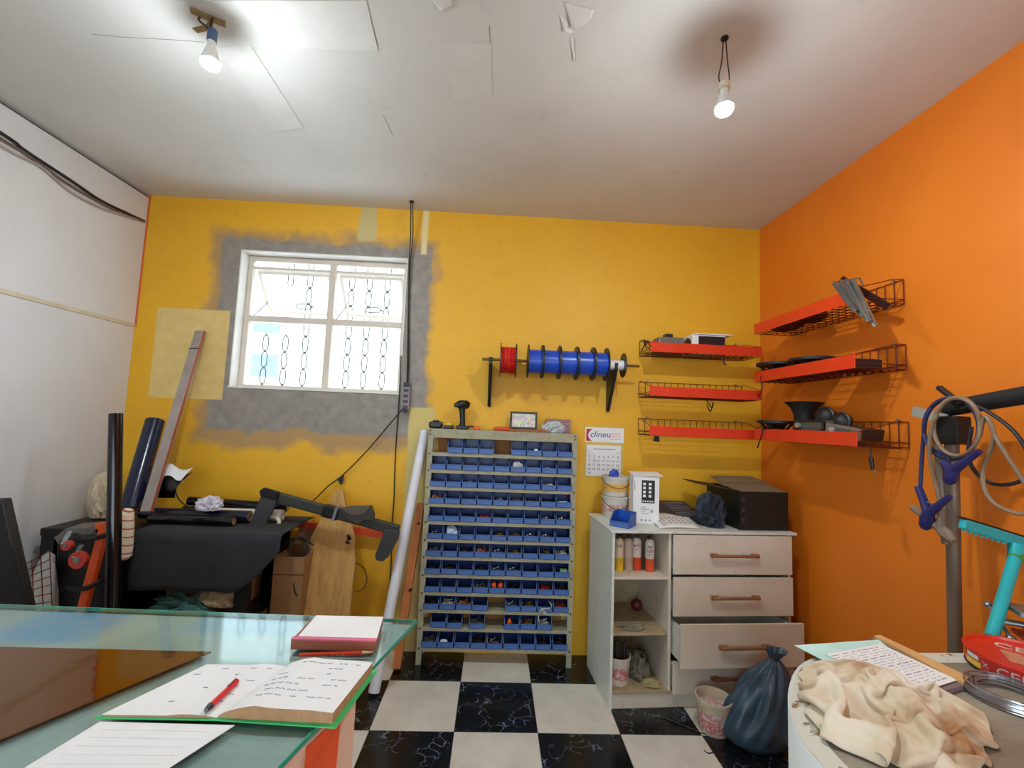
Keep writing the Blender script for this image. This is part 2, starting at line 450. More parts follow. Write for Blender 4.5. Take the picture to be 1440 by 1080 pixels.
GY = .42
M_IRON = mat('grey_iron', (88, 86, 84), .6)
gr = thing('window_grille', 'white iron chain-link burglar grille outside the window', 'grille', (-1.25, GY, 1.65))
lk = MB()
hw, hl = .021, .062
loop = [(-hw*.4, 0, hl), (-hw, 0, hl*.62), (-hw, 0, -hl*.62), (-hw*.4, 0, -hl), (hw*.4, 0, -hl), (hw, 0, -hl*.62), (hw, 0, hl*.62), (hw*.4, 0, hl)]
lk.tube(loop, .0045, 5, closed=True); lk.cyl((0, 0, hl-.006), (0, 0, hl+.012), .006, n=6)
link0 = None
for px in (372, 400, 428, 488, 513, 539):
    p = at(px, 500, GY); x = p.x
    for k in range(9):
        z = 1.70 + k*(2*hl+.007)
        if px == 372 and k > 3 or px == 400 and 3 < k < 7: continue
        if link0 is None:
            link0 = lk.build('link', M_IRON, gr, world=False); o = link0
        else: o = link0.copy(); COL.objects.link(o); o.parent = gr
        o.location = Vector((x, GY, z)) - gr.location
for za in (1.62, 2.82):
    MB().bar((-1.95, GY, za), (-.55, GY, za), .012, .02).build('rail', M_IRON, gr)
for xa in (-1.93, -.57):
    for za in (1.62, 2.82):
        MB().bar((xa, .15, za), (xa, GY, za), .012, .012).build('bracket', M_IRON, gr)
hx = at(545, 437, GY)
o = None
for k in range(2):
    o = link0.copy(); COL.objects.link(o); o.parent = gr; o.rotation_euler = (0, math.pi/2, 0)
    o.location = Vector((at(525, 437, GY).x-k*.55, GY, hx.z)) - gr.location

bld = thing('building', 'white rendered neighbouring building with blue window panes outside', 'building', (-2, 3.2, 0))
M_WHITE = mat('white_render', (238, 238, 236), .8, var=.03)
BY = 3.2
blue = mat('blue_pane', (128, 150, 186), .3)
b = MB().box((-9, BY, -1), (4, BY+.3, 8)); b.build('wall', M_WHITE, bld)
for (xa, ya), (xb, yb_) in (((357, 498), (392, 531)), ((361, 447), (396, 470))):
    a, c = at(xa, ya, BY), at(xb, yb_, BY)
    f = MB().box((a.x-.03, BY-.05, c.z-.03), (c.x+.03, BY-.002, a.z+.03)).build('window_frame', M_WHITE, bld)
    MB().box((a.x, BY-.06, c.z), (c.x, BY-.0505, a.z)).build('pane', blue, f)

# ------------------------------------------------------------------ lamps
t = NT('lit_bulb'); e = t.n('ShaderNodeEmission'); e.inputs[0].default_value = (.85, .96, 1, 1); e.inputs[1].default_value = BULB
t.l(e.outputs[0], t.o.inputs[0]); M_LIT = t.m
M_WPLAST = mat('white_plastic', (232, 232, 230), .4, var=.04)
M_BLACKP = mat('black_plastic', (22, 22, 24), .42, var=.2)
M_WIRE = mat('black_wire', (26, 22, 22), .5)
M_BRASS = mat('old_bracket', (150, 128, 86), .5, .5)
def bulb(t_, base, axis, s=1.0):
    # LED bulb: white skirt, lit dome
    ax = Vector(axis).normalized(); x = ax.orthogonal().normalized(); y = ax.cross(x)
    R3 = Matrix((x, y, ax)).transposed()
    MB().lathe([(.014, 0), (.015, .03), (.02, .042), (.032, .084), (.033, .0925)], 20, base, R3).build('bulb_body', M_WPLAST, t_)
    MB().lathe([(.0325, .0927), (.0318, .098), (.028, .106), (.021, .1125), (.012, .1175), (.001, .119)], 20, base, R3).build('bulb_dome', M_LIT, t_)
p1 = atz(293, 22, H); b1 = Vector((-1.14, -1.48, 2.955))
l1 = thing('ceiling_lamp', 'lit bulb in a bent brass bracket taped to the ceiling', 'lamp', (p1.x, p1.y, H))
MB().box((-.055, -.012, -.012), (.055, .012, -.0005), TR(p1.x, p1.y, H, .5)).build('mount_plate', M_BRASS, l1)
MB().box((-.06, -.011, -.05), (-.012, .011, -.047), TR(p1.x, p1.y, H, -.3)).box((.012, -.011, -.055), (.015, .011, -.010), TR(p1.x, p1.y, H, -.3)).box((-.012, -.011, -.05), (.015, .011, -.047), TR(p1.x, p1.y, H, -.3)).build('bracket', M_BRASS, l1)
MB().tube(curve([p1+Vector((.02, 0, -.01)), p1+Vector((.03, -.02, -.03)), p1+Vector((.012, 0, -.05)), b1+Vector((0, 0, .035))]), .004, 6).build('wire', M_WIRE, l1)
MB().tube(curve([p1+Vector((-.03, 0, -.01)), p1+Vector((-.01, -.03, -.05)), b1+Vector((0, 0, .035))]), .0035, 6).build('wire', M_WIRE, l1)
MB().cyl(b1+Vector((0, 0, .04)), b1+Vector((.0, 0, -.006)), .0165, n=16).build('socket', mat('blue_tape', (70, 92, 130), .6), l1)
bulb(l1, b1, (.06, -.02, -1))
p2 = atz(1019, 53, H); b2 = Vector((.806, -1.556, 2.845))
l2 = thing('pendant_bulb', 'lit bulb hanging from two thin wires out of the ceiling', 'lamp', (p2.x, p2.y, H))
MB().cyl(p2, p2-Vector((0, 0, .006)), .014, n=12).build('ceiling_hole_cover', M_BLACKP, l2)
for s in (-1, 1):
    MB().tube(curve([p2+Vector((s*.004, 0, -.003)), p2+Vector((s*.012, 0, -.10)), b2+Vector((s*.02, 0, .04)), b2+Vector((s*.016, 0, .012))]), .0022, 6).build('wire', M_WIRE, l2)
MB().lathe([(.012, .018), (.021, .012), (.022, -.012), (.016, -.016)], 16, b2).build('socket', mat('cream_porcelain', (214, 206, 180), .35), l2)
bulb(l2, b2-Vector((0, 0, .006)), (-.06, -.12, -1))

# ------------------------------------------------------------------ steel rack and its bins
M_RACK = mat('beige_painted_steel', (158, 152, 124), .55, var=.1, dirt=(110, 96, 70), dirtamt=.5)
RX0, RX1, RY0, RY1, RZ = -.437, .552, -.158, -.012, 1.486
rack = thing('steel_rack', 'beige steel rack of narrow shelves filled with blue bins', 'rack', ((RX0+RX1)/2, (RY0+RY1)/2, 0))
pw = .034
for xa, s in ((RX0, 1), (RX1, -1)):
    for ya, d in ((RY0, 1), (RY1, -1)):
        b = MB(); x2, y2 = xa+s*pw, ya+d*.03
        b.box((min(xa, x2), min(ya, ya+d*.003), 0), (max(xa, x2), max(ya, ya+d*.003), RZ))
        b.box((min(xa, xa+s*.003), min(ya+d*.003, y2), 0), (max(xa, xa+s*.003), max(ya+d*.003, y2), RZ))
        b.build('post', M_RACK, rack)
M_BOLT = mat('dark_bolt', (70, 62, 48), .4, .7)
SZ = [1.331, 1.221, 1.111, 1.003, .891, .779, .670, .558, .447, .340, .229, .108]
for z in SZ:
    MB().box((RX0+.004, RY0+.004, z-.004), (RX1-.004, RY1-.004, z)).box((RX0+pw-.006, RY0-.0005, z-.022), (RX1-pw+.006, RY0+.0035, z)).build('shelf', M_RACK, rack)
    for xa in (RX0+.015, RX1-.015):
        MB().cyl((xa, RY0-.005, z-.008), (xa, RY0, z-.008), .006, n=6).build('bolt', M_BOLT, rack)
MB().box((RX0+.035, RY0-.002, RZ-.058), (RX1-.002, RY0+.003, RZ)).box((RX0+.003, RY0+.003, RZ-.003), (RX1-.003, RY1-.003, RZ)).build('top_shelf', M_RACK, rack)
MB().box((RX0+.05, RY1-.004, .12), (RX1-.05, RY1, RZ-.06)).build('back_panel', mat('hardboard', (150, 96, 40), .7), rack)
for xa in (RX0+.014, RX1-.016):
    for z in (RZ-.014, RZ-.036): MB().cyl((xa, RY0-.006, z), (xa, RY0-.0015, z), .006, n=6).build('bolt', M_BOLT, rack)

M_BIN_LIT = mat('lit_blue_edge', (70, 106, 168), .5, var=.15, dirt=(96, 108, 130), dirtamt=.5, scale=20)  # lighter blue for lips and rims: front light put into the colour
M_BIN = mat('blue_bin_plastic', (17, 44, 106), .38, var=.15, dirt=(60, 70, 90), dirtamt=.3)  # darker blue body carries the shade inside the bins
def worn(o, n):  # faces from n on get the lighter, painted-light blue
    o.data.materials.append(M_BIN_LIT)
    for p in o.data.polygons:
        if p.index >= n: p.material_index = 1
def bin_mesh(w=.098, d=.138, h=.086, tk=.0022):
    b = MB(); x0, x1 = -w/2, w/2; fl = h*.42
    b.box((x0, 0, 0), (x1, d, tk))                                    # floor, front at y=0
    b.box((x0, d-tk, tk), (x1, d, h))
    b.box((x0, 0, tk), (x1, tk, fl)); b.box((x0-.0006, -.002, fl-.006), (x1+.0006, tk, fl))
    for xa in (x0, x1-tk):
        b.prism([(xa, tk, tk), (xa, d-tk, tk), (xa, d-tk, h), (xa, d*.42, h), (xa, tk, fl)], (tk, 0, 0))
    b.nbody = len(b.f)
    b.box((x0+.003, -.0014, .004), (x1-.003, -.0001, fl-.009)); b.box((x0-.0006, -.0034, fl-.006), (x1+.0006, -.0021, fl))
    for xa in (x0, x1-.004):                                         # lighter rim along the sloping side, coloured as if lit
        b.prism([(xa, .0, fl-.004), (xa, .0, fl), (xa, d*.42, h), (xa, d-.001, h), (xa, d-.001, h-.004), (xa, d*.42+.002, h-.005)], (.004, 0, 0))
    return b
random.seed(4)
rows = [[1, 2, 3, 5, 6, 7, 8], list(range(9)), list(range(9)), list(range(9)), list(range(9)), list(range(9)), list(range(9)), list(range(9)), list(range(9)), [0, 1, 2, 3, 5, 6, 7, 8], [.5, 1.5, 2.85, 5, 6, 7], list(range(9))]
rown = ['top', 'second', 'third', 'fourth', 'fifth', 'sixth', 'seventh', 'eighth', 'ninth', 'tenth', 'eleventh', 'lowest']
ORD = ['first', 'second', 'third', 'fourth', 'fifth', 'sixth', 'seventh', 'eighth', 'ninth']; nth = {}
bin0 = None; pitch = (RX1-RX0-2*pw+.018)/9; BX0 = RX0+pw-.009
binpos = {}
for r, (row, z) in enumerate(zip(rows, SZ)):
    for n_, c in enumerate(row):
        x = BX0 + pitch*(c+.5) + random.uniform(-.001, .001); y = RY0 - .006 + random.uniform(-.003, .003)
        if bin0 is None:
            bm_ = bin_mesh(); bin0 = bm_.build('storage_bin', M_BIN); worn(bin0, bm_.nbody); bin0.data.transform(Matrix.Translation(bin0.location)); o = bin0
        else: o = bin0.copy(); COL.objects.link(o)
        o.location = (x, y, z); PM[o.name] = TR(x, y, z)
        nth[(r, c)] = ORD[n_]
        tag(o, f'blue plastic bin on the {rown[r]} rack shelf, {ORD[n_]} from the white pipe end', 'bin', 'blue bins on the steel rack')
        binpos[(r, c)] = Vector((x, y, z))
# what the bins hold
def bits(name, rgb, rough, metal, n, size, seed, long=2.5):
    random.seed(seed); b = MB()
    for k in range(n):
        p = Vector((random.uniform(-.034, .034), random.uniform(.012, .09), 0)); p.z = .004+.018*random.random()+.012*(1-abs(p.x)/.04)
        a = Vector((random.uniform(-1, 1), random.uniform(-1, 1), random.uniform(-.5, .6))).normalized()*size*random.uniform(.6, 1.3)*long/2
        b.cyl(p-a, p+a, size*.28, size*.28, 5, True, False)
        if k % 2 == 0: b.cyl(p+a, p+a*1.15, size*.55, size*.5, 6, True, False)
    return b, mat(name, rgb, rough, metal)
kinds = {
 'steel': bits('steel_bits', (170, 170, 172), .35, .8, 46, .010, 1), 'dark': bits('dark_bits', (60, 56, 54), .5, .3, 40, .011, 2),
 'brass': bits('brass_bits', (190, 160, 80), .35, .7, 44, .009, 3), 'red': bits('red_bits', (190, 60, 40), .45, 0, 30, .011, 4),
 'copper': bits('copper_bits', (180, 110, 70), .4, .3, 34, .014, 5, 3.2), 'white': bits('white_bits', (210, 206, 196), .5, 0, 26, .014, 6)}
names = {'steel': ('screws', 'loose steel screws heaped'), 'dark': ('clips', 'dark plastic clips heaped'), 'brass': ('terminals', 'brass cable terminals heaped'), 'red': ('connectors', 'red cable connectors heaped'), 'copper': ('wire_ends', 'copper wire ends heaped'), 'white': ('fasteners', 'white plastic fasteners heaped')}
proto = {}
def fill(kind, r, c):
    p = binpos[(r, c)] + Vector((0, .004, .0))
    if kind not in proto:
        b, m = kinds[kind]; o = b.build(names[kind][0], m); o.data.transform(Matrix.Translation(o.location)); proto[kind] = o
    else: o = proto[kind].copy(); COL.objects.link(o)
    o.location = p; PM[o.name] = Matrix.Translation(p)
    tag(o, f'{names[kind][1]} in {nth[(r, c)]} bin from the pipe end on {rown[r]} rack shelf', 'hardware', 'loose hardware in the rack bins'); stuff(o)
for kind, cells in {
  'steel': [(2, 2), (4, 7), (4, 8), (3, 4), (5, 0), (5, 6), (6, 0), (7, 4), (7, 5), (11, 0), (11, 4), (10, 2.85), (5, 7), (6, 4), (8, 3), (1, 7), (9, 5)],
  'dark': [(4, 2), (4, 4), (6, 2), (7, 0), (7, 1), (8, 5), (11, 3), (10, 1.5), (11, 8), (3, 6), (3, 7), (8, 8), (9, 0), (7, 3), (11, 7)],
  'brass': [(3, 5), (5, 4), (5, 5), (6, 5), (6, 7), (10, 6), (9, 6)], 'red': [(9, 8), (4, 3), (8, 7)],
  'copper': [(3, 0), (6, 3), (9, 2)], 'white': [(2, 7), (9, 1), (6, 8), (10, 7)]}.items():
    for rc in cells: fill(kind, *rc)
def inbin(r, c, dx=0, dy=.05, dz=.006): return binpos[(r, c)] + Vector((dx, dy, dz))
tag(MB().sphere(inbin(0, 6, .012, .015, .034), .014, 16, 10).build('ball', M_WPLAST), 'small white ball in a blue bin on the top rack shelf', 'ball')
M_CLEAR = mat('crinkled_plastic', (200, 204, 206), .2, var=.1, Alpha=.75)
tag(crumple(inbin(1, 5, 0, .045, .004), (.046, .04, .045), 3, .3, 2.4, 3).build('plastic_bag', M_CLEAR), 'small crumpled clear bag in a bin on the second rack shelf', 'bag')
tag(crumple(inbin(5, 1, .002, .045, .004), (.047, .04, .05), 5, .4, 2.4, 3).build('plastic_bag', mat('bluish_plastic', (176, 190, 206), .25)), 'crumpled bluish bag bulging from a bin on the sixth rack shelf', 'bag')
o = MB().box((-.03, 0, 0), (.03, .02, .022), TR(*inbin(3, 8, 0, .035, .012), .25)).build('card_box', mat('white_card', (226, 224, 216), .6), bevel=.001); tag(o, 'small white carton in a bin on the fourth rack shelf', 'box')
o = thing('relay', 'green and white relay block in a bin on the eighth rack shelf', 'relay', inbin(7, 8, .012, .012, .004))
p = PM[o.name].translation
MB().box(p+Vector((-.024, 0, 0)), p+Vector((.024, .03, .042))).build('body', mat('green_block', (120, 160, 110), .5), o, bevel=.002)
MB().box(p+Vector((-.017, -.001, .010)), p+Vector((.017, 0, .030))).build('label_plate', M_WPLAST, o)
M_ORG = mat('orange_plastic', (226, 84, 28), .4)
o = thing('fuse_holder', 'pair of orange plastic blocks in a bin on the ninth rack shelf', 'connector', inbin(8, 4, 0, .02, .003))
p = PM[o.name].translation
for k in (-1, 1): MB().box((-.014, 0, 0), (.014, .05, .048), Matrix.Translation(p+Vector((k*.017, 0, .006))) @ Matrix.Rotation(k*.12, 4, 'Y')).build('block', M_ORG, o, bevel=.003)
o = MB().lathe([(.010, 0), (.019, .004), (.021, .012), (.010, .045), (.004, .055), (.001, .056)], 14, inbin(10, 5, -.015, .03, .004)).build('cap', M_ORG); tag(o, 'orange cone cap in a bin on the eleventh rack shelf', 'cap')
o = MB().tube([inbin(11, 1, -.012+.017*math.cos(k/16*6.283), .022+.010*math.sin(k/16*6.283), .032) for k in range(16)], .0065, 8, closed=True).build('tape_roll', M_WPLAST); tag(o, 'small roll of white tape in a bin on the lowest rack shelf', 'tape')
q = inbin(9, 7)
o = MB().tube(curve([q+Vector((.03, -.01, .05)), q+Vector((.045, -.035, .03)), q+Vector((.02, -.056, .022)), q+Vector((-.02, -.058, .02)), q+Vector((-.015, -.06, .0)), q+Vector((.01, -.062, -.008)), q+Vector((-.02, -.062, .018)), q+Vector((-.04, -.062, -.02)), q+Vector((-.035, -.062, -.06))], 8), .0032, 6).build('cable_end', mat('white_cable', (196, 190, 180), .5)); tag(o, 'white cable dangling from a bin on the tenth rack shelf', 'cable')

# ---- on top of the rack
RT = RZ+.0005
def top(px, y=-.085): 
    p = at(px, 600, y); return Vector((p.x, y, RT))
c = top(613)
o = thing('battery_charger', 'black rounded battery charger on top of the rack end', 'charger', c)
MB().box(c+Vector((-.045, -.03, 0)), c+Vector((.045, .03, .046))).build('body', M_BLACKP, o, bevel=.013)
MB().box(c+Vector((-.02, -.02, .0465)), c+Vector((.02, .02, .055))).build('slot', M_BLACKP, o, bevel=.003)
c = top(631)
o = thing('tool_battery', 'small black tool battery with a yellow top', 'battery', c)
MB().box(c+Vector((-.033, -.03, 0)), c+Vector((.033, .03, .022))).build('body', M_BLACKP, o, bevel=.006)
MB().box(c+Vector((-.02, -.025, .0225)), c+Vector((.022, .025, .038))).build('top_shell', mat('yellow_plastic', (226, 178, 30), .4), o, bevel=.004)
c = top(650)
dr = thing('cordless_drill', 'black cordless drill standing on its battery on the rack', 'drill', c)
MB().box(c+Vector((-.04, -.03, 0)), c+Vector((.045, .035, .026))).build('battery', M_BLACKP, dr, bevel=.008)
MB().tube([c+Vector((.0, 0, .024)), c+Vector((.0, 0, .06)), c+Vector((-.004, 0, .11)), c+Vector((-.008, 0, .15))], [.021, .018, .019, .025], 12).build('grip', M_BLACKP, dr)
MB().tube([c+Vector((.035, .02, .165)), c+Vector((.02, .012, .168)), c+Vector((-.02, -.012, .168)), c+Vector((-.036, -.02, .164))], [.022, .030, .029, .024], 14).build('motor_body', M_BLACKP, dr)
MB().cyl(c+Vector((-.036, -.02, .164)), c+Vector((-.058, -.03, .160)), .019, .012, 12).build('chuck', mat('dark_steel', (70, 70, 74), .35, .8), dr)
MB().box(c+Vector((-.024, -.012, .115)), c+Vector((-.016, .004, .135))).build('trigger', mat('dark_red_plastic', (120, 30, 24), .4), dr)
c = top(668)
o = thing('spring_clamp', 'orange and black spring clamp beside the drill', 'clamp', c)
MB().box(c+Vector((-.01, -.02, 0)), c+Vector((.035, .02, .025))).build('jaw', M_ORG, o, bevel=.005)
MB().bar(c+Vector((-.008, 0, .018)), c+Vector((-.038, 0, .024)), .018, .012).build('handle', M_BLACKP, o, bevel=.003)
c = top(705, -.10)
o = thing('tape_measure', 'flat red-orange cutter lying on the rack top', 'cutter', c)
MB().tube(curve([c+Vector((-.055, 0, .012)), c+Vector((-.02, 0, .014)), c+Vector((.03, 0, .014)), c+Vector((.055, -.01, .012))]), [.009]*6+[.012]*12+[.010]*7, 10).build('body', mat('red_orange_plastic', (222, 62, 34), .4), o)
MB().bar(c+Vector((.05, -.01, .012)), c+Vector((.075, -.02, .010)), .012, .002).build('blade', mat('bright_steel', (190, 192, 196), .25, .9), o)
c = at(745, 601, -.07); c.z = RT
o = tag(MB().box((c.x-.10, -.125, RT), (c.x+.12, -.03, RT+.018)).build('wood_block', mat('reddish_wood', (150, 84, 50), .6)), 'thin reddish wooden block under the framed photo', 'block')
fr_ = thing('photo_frame', 'small dark framed colour photo leaning on the wall above the rack', 'picture', (c.x, -.07, RT+.018))
a, d = at(718, 575, -.07), at(755, 601, -.07); FM = Matrix.Translation((0, -.07, RT+.018)) @ Matrix.Rotation(-.12, 4, 'X')
x0, x1, hh = a.x, d.x, .118; fb = .013
M_DKW = mat('dark_frame_wood', (52, 40, 32), .4)
b = MB().box((x0, -.008, 0), (x0+fb, .008, hh), FM).box((x1-fb, -.008, 0), (x1, .008, hh), FM).box((x0+fb, -.008, 0), (x1-fb, .008, fb), FM).box((x0+fb, -.008, hh-fb), (x1-fb, .008, hh), FM)
b.build('frame', M_DKW, fr_, bevel=.002)
t = NT('colour_snapshot'); v = t.coord(); vor = t.n('ShaderNodeTexVoronoi'); t.l(v, vor.inputs['Vector']); vor.inputs['Scale'].default_value = 55
hs = t.n('ShaderNodeHueSaturation'); hs.inputs['Saturation'].default_value = .7; t.l(vor.outputs['Color'], hs.inputs['Color'])
t.base(t.mix(.5, hs.outputs[0], lin((214, 206, 186)))); t.rough(.2)
MB().box((x0+fb, -.002, fb), (x1-fb, .004, hh-fb), FM).build('photo', t.m, fr_)
bx0, bx1 = at(765, 600, -.06).x, at(803, 600, -.06).x
t = NT('brick_print'); br = t.n('ShaderNodeTexBrick'); mp = t.n('ShaderNodeMapping'); mp.inputs['Rotation'].default_value = (math.pi/2, 0, 0); t.l(t.coord(), mp.inputs[0]); t.l(mp.outputs[0], br.inputs['Vector'])
br.inputs['Color1'].default_value = lin((120, 70, 74)); br.inputs['Color2'].default_value = lin((150, 96, 96)); br.inputs['Mortar'].default_value = lin((190, 170, 168)); br.inputs['Scale'].default_value = 22
t.base(br.outputs[0]); t.rough(.5)
tag(MB().box((bx0+.015, -.045, RT), (bx1, -.02, RT+.095)).build('printed_carton', t.m), 'flat carton with a printed brick pattern behind the plastic bag', 'carton')
tag(crumple((bx0+.065, -.085, RT), (.095, .036, .055), 9, .45, 3, 4).build('plastic_bag', M_CLEAR), 'crumpled clear bag lying on the rack beside the framed photo', 'bag')

# ------------------------------------------------------------------ spools on a pole
SY = -.18
sz = at(790, 510, SY).z
def sx(px): return at(px, 510, SY).x
M_FL = mat('black_flange', (30, 32, 38), .4)
pole = tag(MB().cyl((sx(678), SY, sz), (sx(899), SY, sz), .0095, n=12).build('pole', mat('brown_rod', (120, 84, 44), .45, .3)), 'thin brown rod carrying the cable spools on the yellow wall', 'rod')
for k, (px, lab) in enumerate(((690, 'black wall bracket beside the red cable spool'), (865, 'black wall bracket under the white-cored spool'))):
    x = sx(px)
    o = thing('wall_bracket', lab, 'bracket', (x, 0, sz-.3), group=None)
    MB().prism([(x-.011, -.001, sz-.012), (x-.011, SY-.035, sz-.012), (x-.011, SY-.035, sz-.035), (x-.011, -.025, sz-.31), (x-.011, -.001, sz-.31)], (.022, 0, 0)).build('gusset', M_BLACKP, o, bevel=.003)
    MB().box((x-.013, SY-.035, sz-.0115), (x+.013, SY-.014, sz+.012)).box((x-.013, SY+.014, sz-.0115), (x+.013, SY+.03, sz+.006)).build('cradle', M_BLACKP, o, bevel=.003)
RX90 = Matrix.Rotation(math.pi/2, 3, 'Y')
def ring(b, x0, x1, ro, ri=.011, n=32):
    L = x1-x0
    b.lathe([(ri, 0), (ro, 0), (ro, L), (ri, L), (ri, 0)], n, (x0, SY, sz), RX90)
def spool(x0, x1, rf, rc, label, m, wound=None, group=None, mf=M_FL, lastr=None):
    o = thing('cable_spool', label, 'spool', ((x0+x1)/2, SY, sz-rf), group=group)
    b = MB(); ring(b, x0, x0+.006, rf); b.build('flange', mf, o)
    b = MB(); ring(b, x1-.006, x1, lastr or rf); b.build('flange', mf, o)
    b = MB()
    if wound:
        n = 24; prof = []
        L = x1-x0-.012
        for k in range(n*2+1): prof.append((rc + .0035*math.sin(k*math.pi/2+.4) + random.uniform(-.002, .002), L*k/(n*2)))
        b.lathe([(.012, 0)]+prof+[(.012, L)], 28, (x0+.006, SY, sz), RX90)
    else: ring(b, x0+.006, x1-.006, rc)
    b.build('winding', m, o); return o
M_BLUEW = mat('blue_cable', (24, 74, 190), .3, var=.25, scale=5)
spool(sx(703), sx(726), .113, .088, 'spool of bright red cable on the wall rod', mat('red_cable', (212, 44, 34), .45, var=.3, scale=40, bump=.5, bscale=120), wound=True)
xs = [sx(v) for v in (741.5, 762.5, 786, 810.5, 833.5, 853)]
labs = ['blue cable spool next to the red one on the rod', 'second blue cable spool from the red one', 'middle blue cable spool of the five', 'blue cable spool next but one to the white-cored spool', 'blue cable spool touching the white-cored spool']
for k in range(5): spool(xs[k]+.001, xs[k+1]-.001, .112, .079, labs[k], M_BLUEW, group='blue spools on the rod')
spool(xs[5]+.001, sx(877), .082, .034, 'nearly empty spool with a white core at the rod end', M_WPLAST, mf=M_FL)

# ------------------------------------------------------------------ wall calendar
M_PAPER = mat('white_paper', (230, 228, 226), .7, var=.03)
M_INK = mat('dark_ink', (52, 48, 60), .7); M_NAVY = mat('navy_ink', (36, 44, 130), .6); M_RED = mat('red_ink', (190, 36, 40), .6)
def days(b, M, w, h, size):
    k = 0; d = -5
    for r in range(6):
        for cc in range(7):
            if 1 <= d <= 30: b.text(str(d), size, M @ Matrix.Translation((w*(cc+.5)/7, h*(1-(r+.5)/6), .0006)))
            d += 1
ca, cb = at(823, 598, 0), at(876, 672, 0)
cal = thing('wall_calendar', 'wall calendar with a white header above the stacked pails', 'calendar', (ca.x, -.002, cb.z))
cw, chh = cb.x-ca.x, ca.z-cb.z
MB().box((ca.x, -.004, cb.z), (cb.x, -.001, ca.z)).build('backing', mat('yellowed_card', (214, 182, 84), .7), cal)
MB().box((ca.x, -.0055, ca.z-.115), (cb.x, -.0041, ca.z-.012)).build('header', M_PAPER, cal)
pz1 = ca.z-.135
MB().box((ca.x+.012, -.0065, cb.z+.008), (cb.x-.02, -.0041, pz1)).build('page', M_PAPER, cal)
CM = frame((ca.x+.02, -.0057, ca.z-.066), (1, 0, 0), (0, 0, 1))
b = MB().text('clineu', .062, CM @ Matrix.Translation((.012, .005, .0004)), 'LEFT', .25); b.build('lettering', M_NAVY, cal)
MB().prism([CM @ Vector(q) for q in ((-.012, .042, .0004), (.03, .042, .0004), (.006, .018, .0004), (.0, -.004, .0004), (.012, -.028, .0004), (.03, -.042, .0004), (-.012, -.042, .0004))], (0, -.0004, 0)).build('logo', M_RED, cal)
b = MB()
for k in range(3): b.box((cb.x-.10, -.006, ca.z-.055-k*.018), (cb.x-.02, -.0056, ca.z-.051-k*.018))
b.build('fine_print', mat('pale_red_ink', (214, 140, 130), .7), cal)
b = MB(); PMx = frame((ca.x+.016, -.0066, cb.z+.012), (1, 0, 0), (0, 0, 1)); days(b, PMx, cw-.04, pz1-cb.z-.05, .023); b.build('numerals', M_INK, cal)
b = MB()
b.box((ca.x+.06, -.0069, pz1-.03), (cb.x-.06, -.0066, pz1-.024)); b.build('small_print', mat('grey_ink', (150, 144, 160), .7), cal)
MB().cyl((ca.x+cw/2, 0, ca.z-.004), (ca.x+cw/2, -.012, ca.z-.004), .003, n=8).build('nail', M_BOLT, cal)

# ------------------------------------------------------------------ wire shelves
M_SHW = mat('rust_red_wire', (104, 26, 18), .5, .2); M_SHP = mat('orange_red_enamel', (222, 58, 26), .35, var=.06)
def wire_shelf(M, label, L=.745, D=.24, hb=.108, fh=.06, group=None):
    # local frame: x along the wall, y out of the wall, z up from the shelf bottom
    o = thing('wire_shelf', label, 'shelf', M=M, group=group)
    r = .0022
    def w_(b, *p): b.tube([Vector(q) for q in p], r, 5)
    b = MB(); w_(b, (0, .006, hb), (L, .006, hb)); w_(b, (0, .006, .022), (L, .006, .022)); w_(b, (0, .006, 0), (L, .006, 0))
    n = 16
    for k in range(n+1): w_(b, (L*k/n, .006, 0), (L*k/n, .006, hb))
    b.build('back_grid', M_SHW, o, world=False)
    b = MB()
    for k in range(n+1): w_(b, (L*k/n, .006, 0), (L*k/n, D, 0))
    for k in range(1, 6): w_(b, (0, D*k/6, -.004), (L, D*k/6, -.004))
    b.build('floor_grid', M_SHW, o, world=False)
    for x in (0, L):
        b = MB(); w_(b, (x, .006, hb), (x, .05, hb), (x, D, fh)); w_(b, (x, .006, .022), (x, D, .022)); b.build('side_wire', M_SHW, o, world=False)
    MB().box((-.003, D, -.004), (L+.003, D+.004, fh)).box((-.003, D-.018, fh-.003), (L+.003, D, fh)).build('front_panel', M_SHP, o, world=False, bevel=.0015)
    for x in (L*.06, L*.92):
        MB().cyl((x, 0, hb+.006), (x, .016, hb+.006), .006, n=8).cyl((x, .012, hb-.004), (x, .012, hb+.016), .004, n=6).build('hook', mat('zinc', (150, 140, 120), .4, .8), o, world=False)
    return o
BW = [Matrix.Translation((1.755, -.001, z)) @ Matrix.Rotation(math.pi, 4, 'Z') for z in (2.055, 1.762, 1.502)]
for M, lab in zip(BW, ('wire shelf with radios on the yellow wall, topmost of three', 'empty wire shelf on the yellow wall between two others', 'lowest wire shelf on the yellow wall above the white box')): wire_shelf(M, lab)
RWZ = (2.178, 1.868, 1.508)
RW = [Matrix.Translation((XR-.001, -.35, z)) @ Matrix.Rotation(-math.pi/2, 4, 'Z') @ Matrix.Scale(-1, 4, (0, 1, 0)) for z in RWZ]
# along -y, out to -x : proper rotation (x -> -y, y -> -x, z up needs a mirrored frame, so start from the far end)
RW = [Matrix.Translation((XR-.001, -1.13, z)) @ Matrix.Rotation(math.pi/2, 4, 'Z') for z in RWZ]
for M, lab in zip(RW, ('wire shelf holding silver brackets on the orange wall', 'wire shelf holding flat black speakers on the orange wall', 'wire shelf holding car stereos on the orange wall')): wire_shelf(M, lab, L=.78, D=.25, hb=.118, fh=.062)

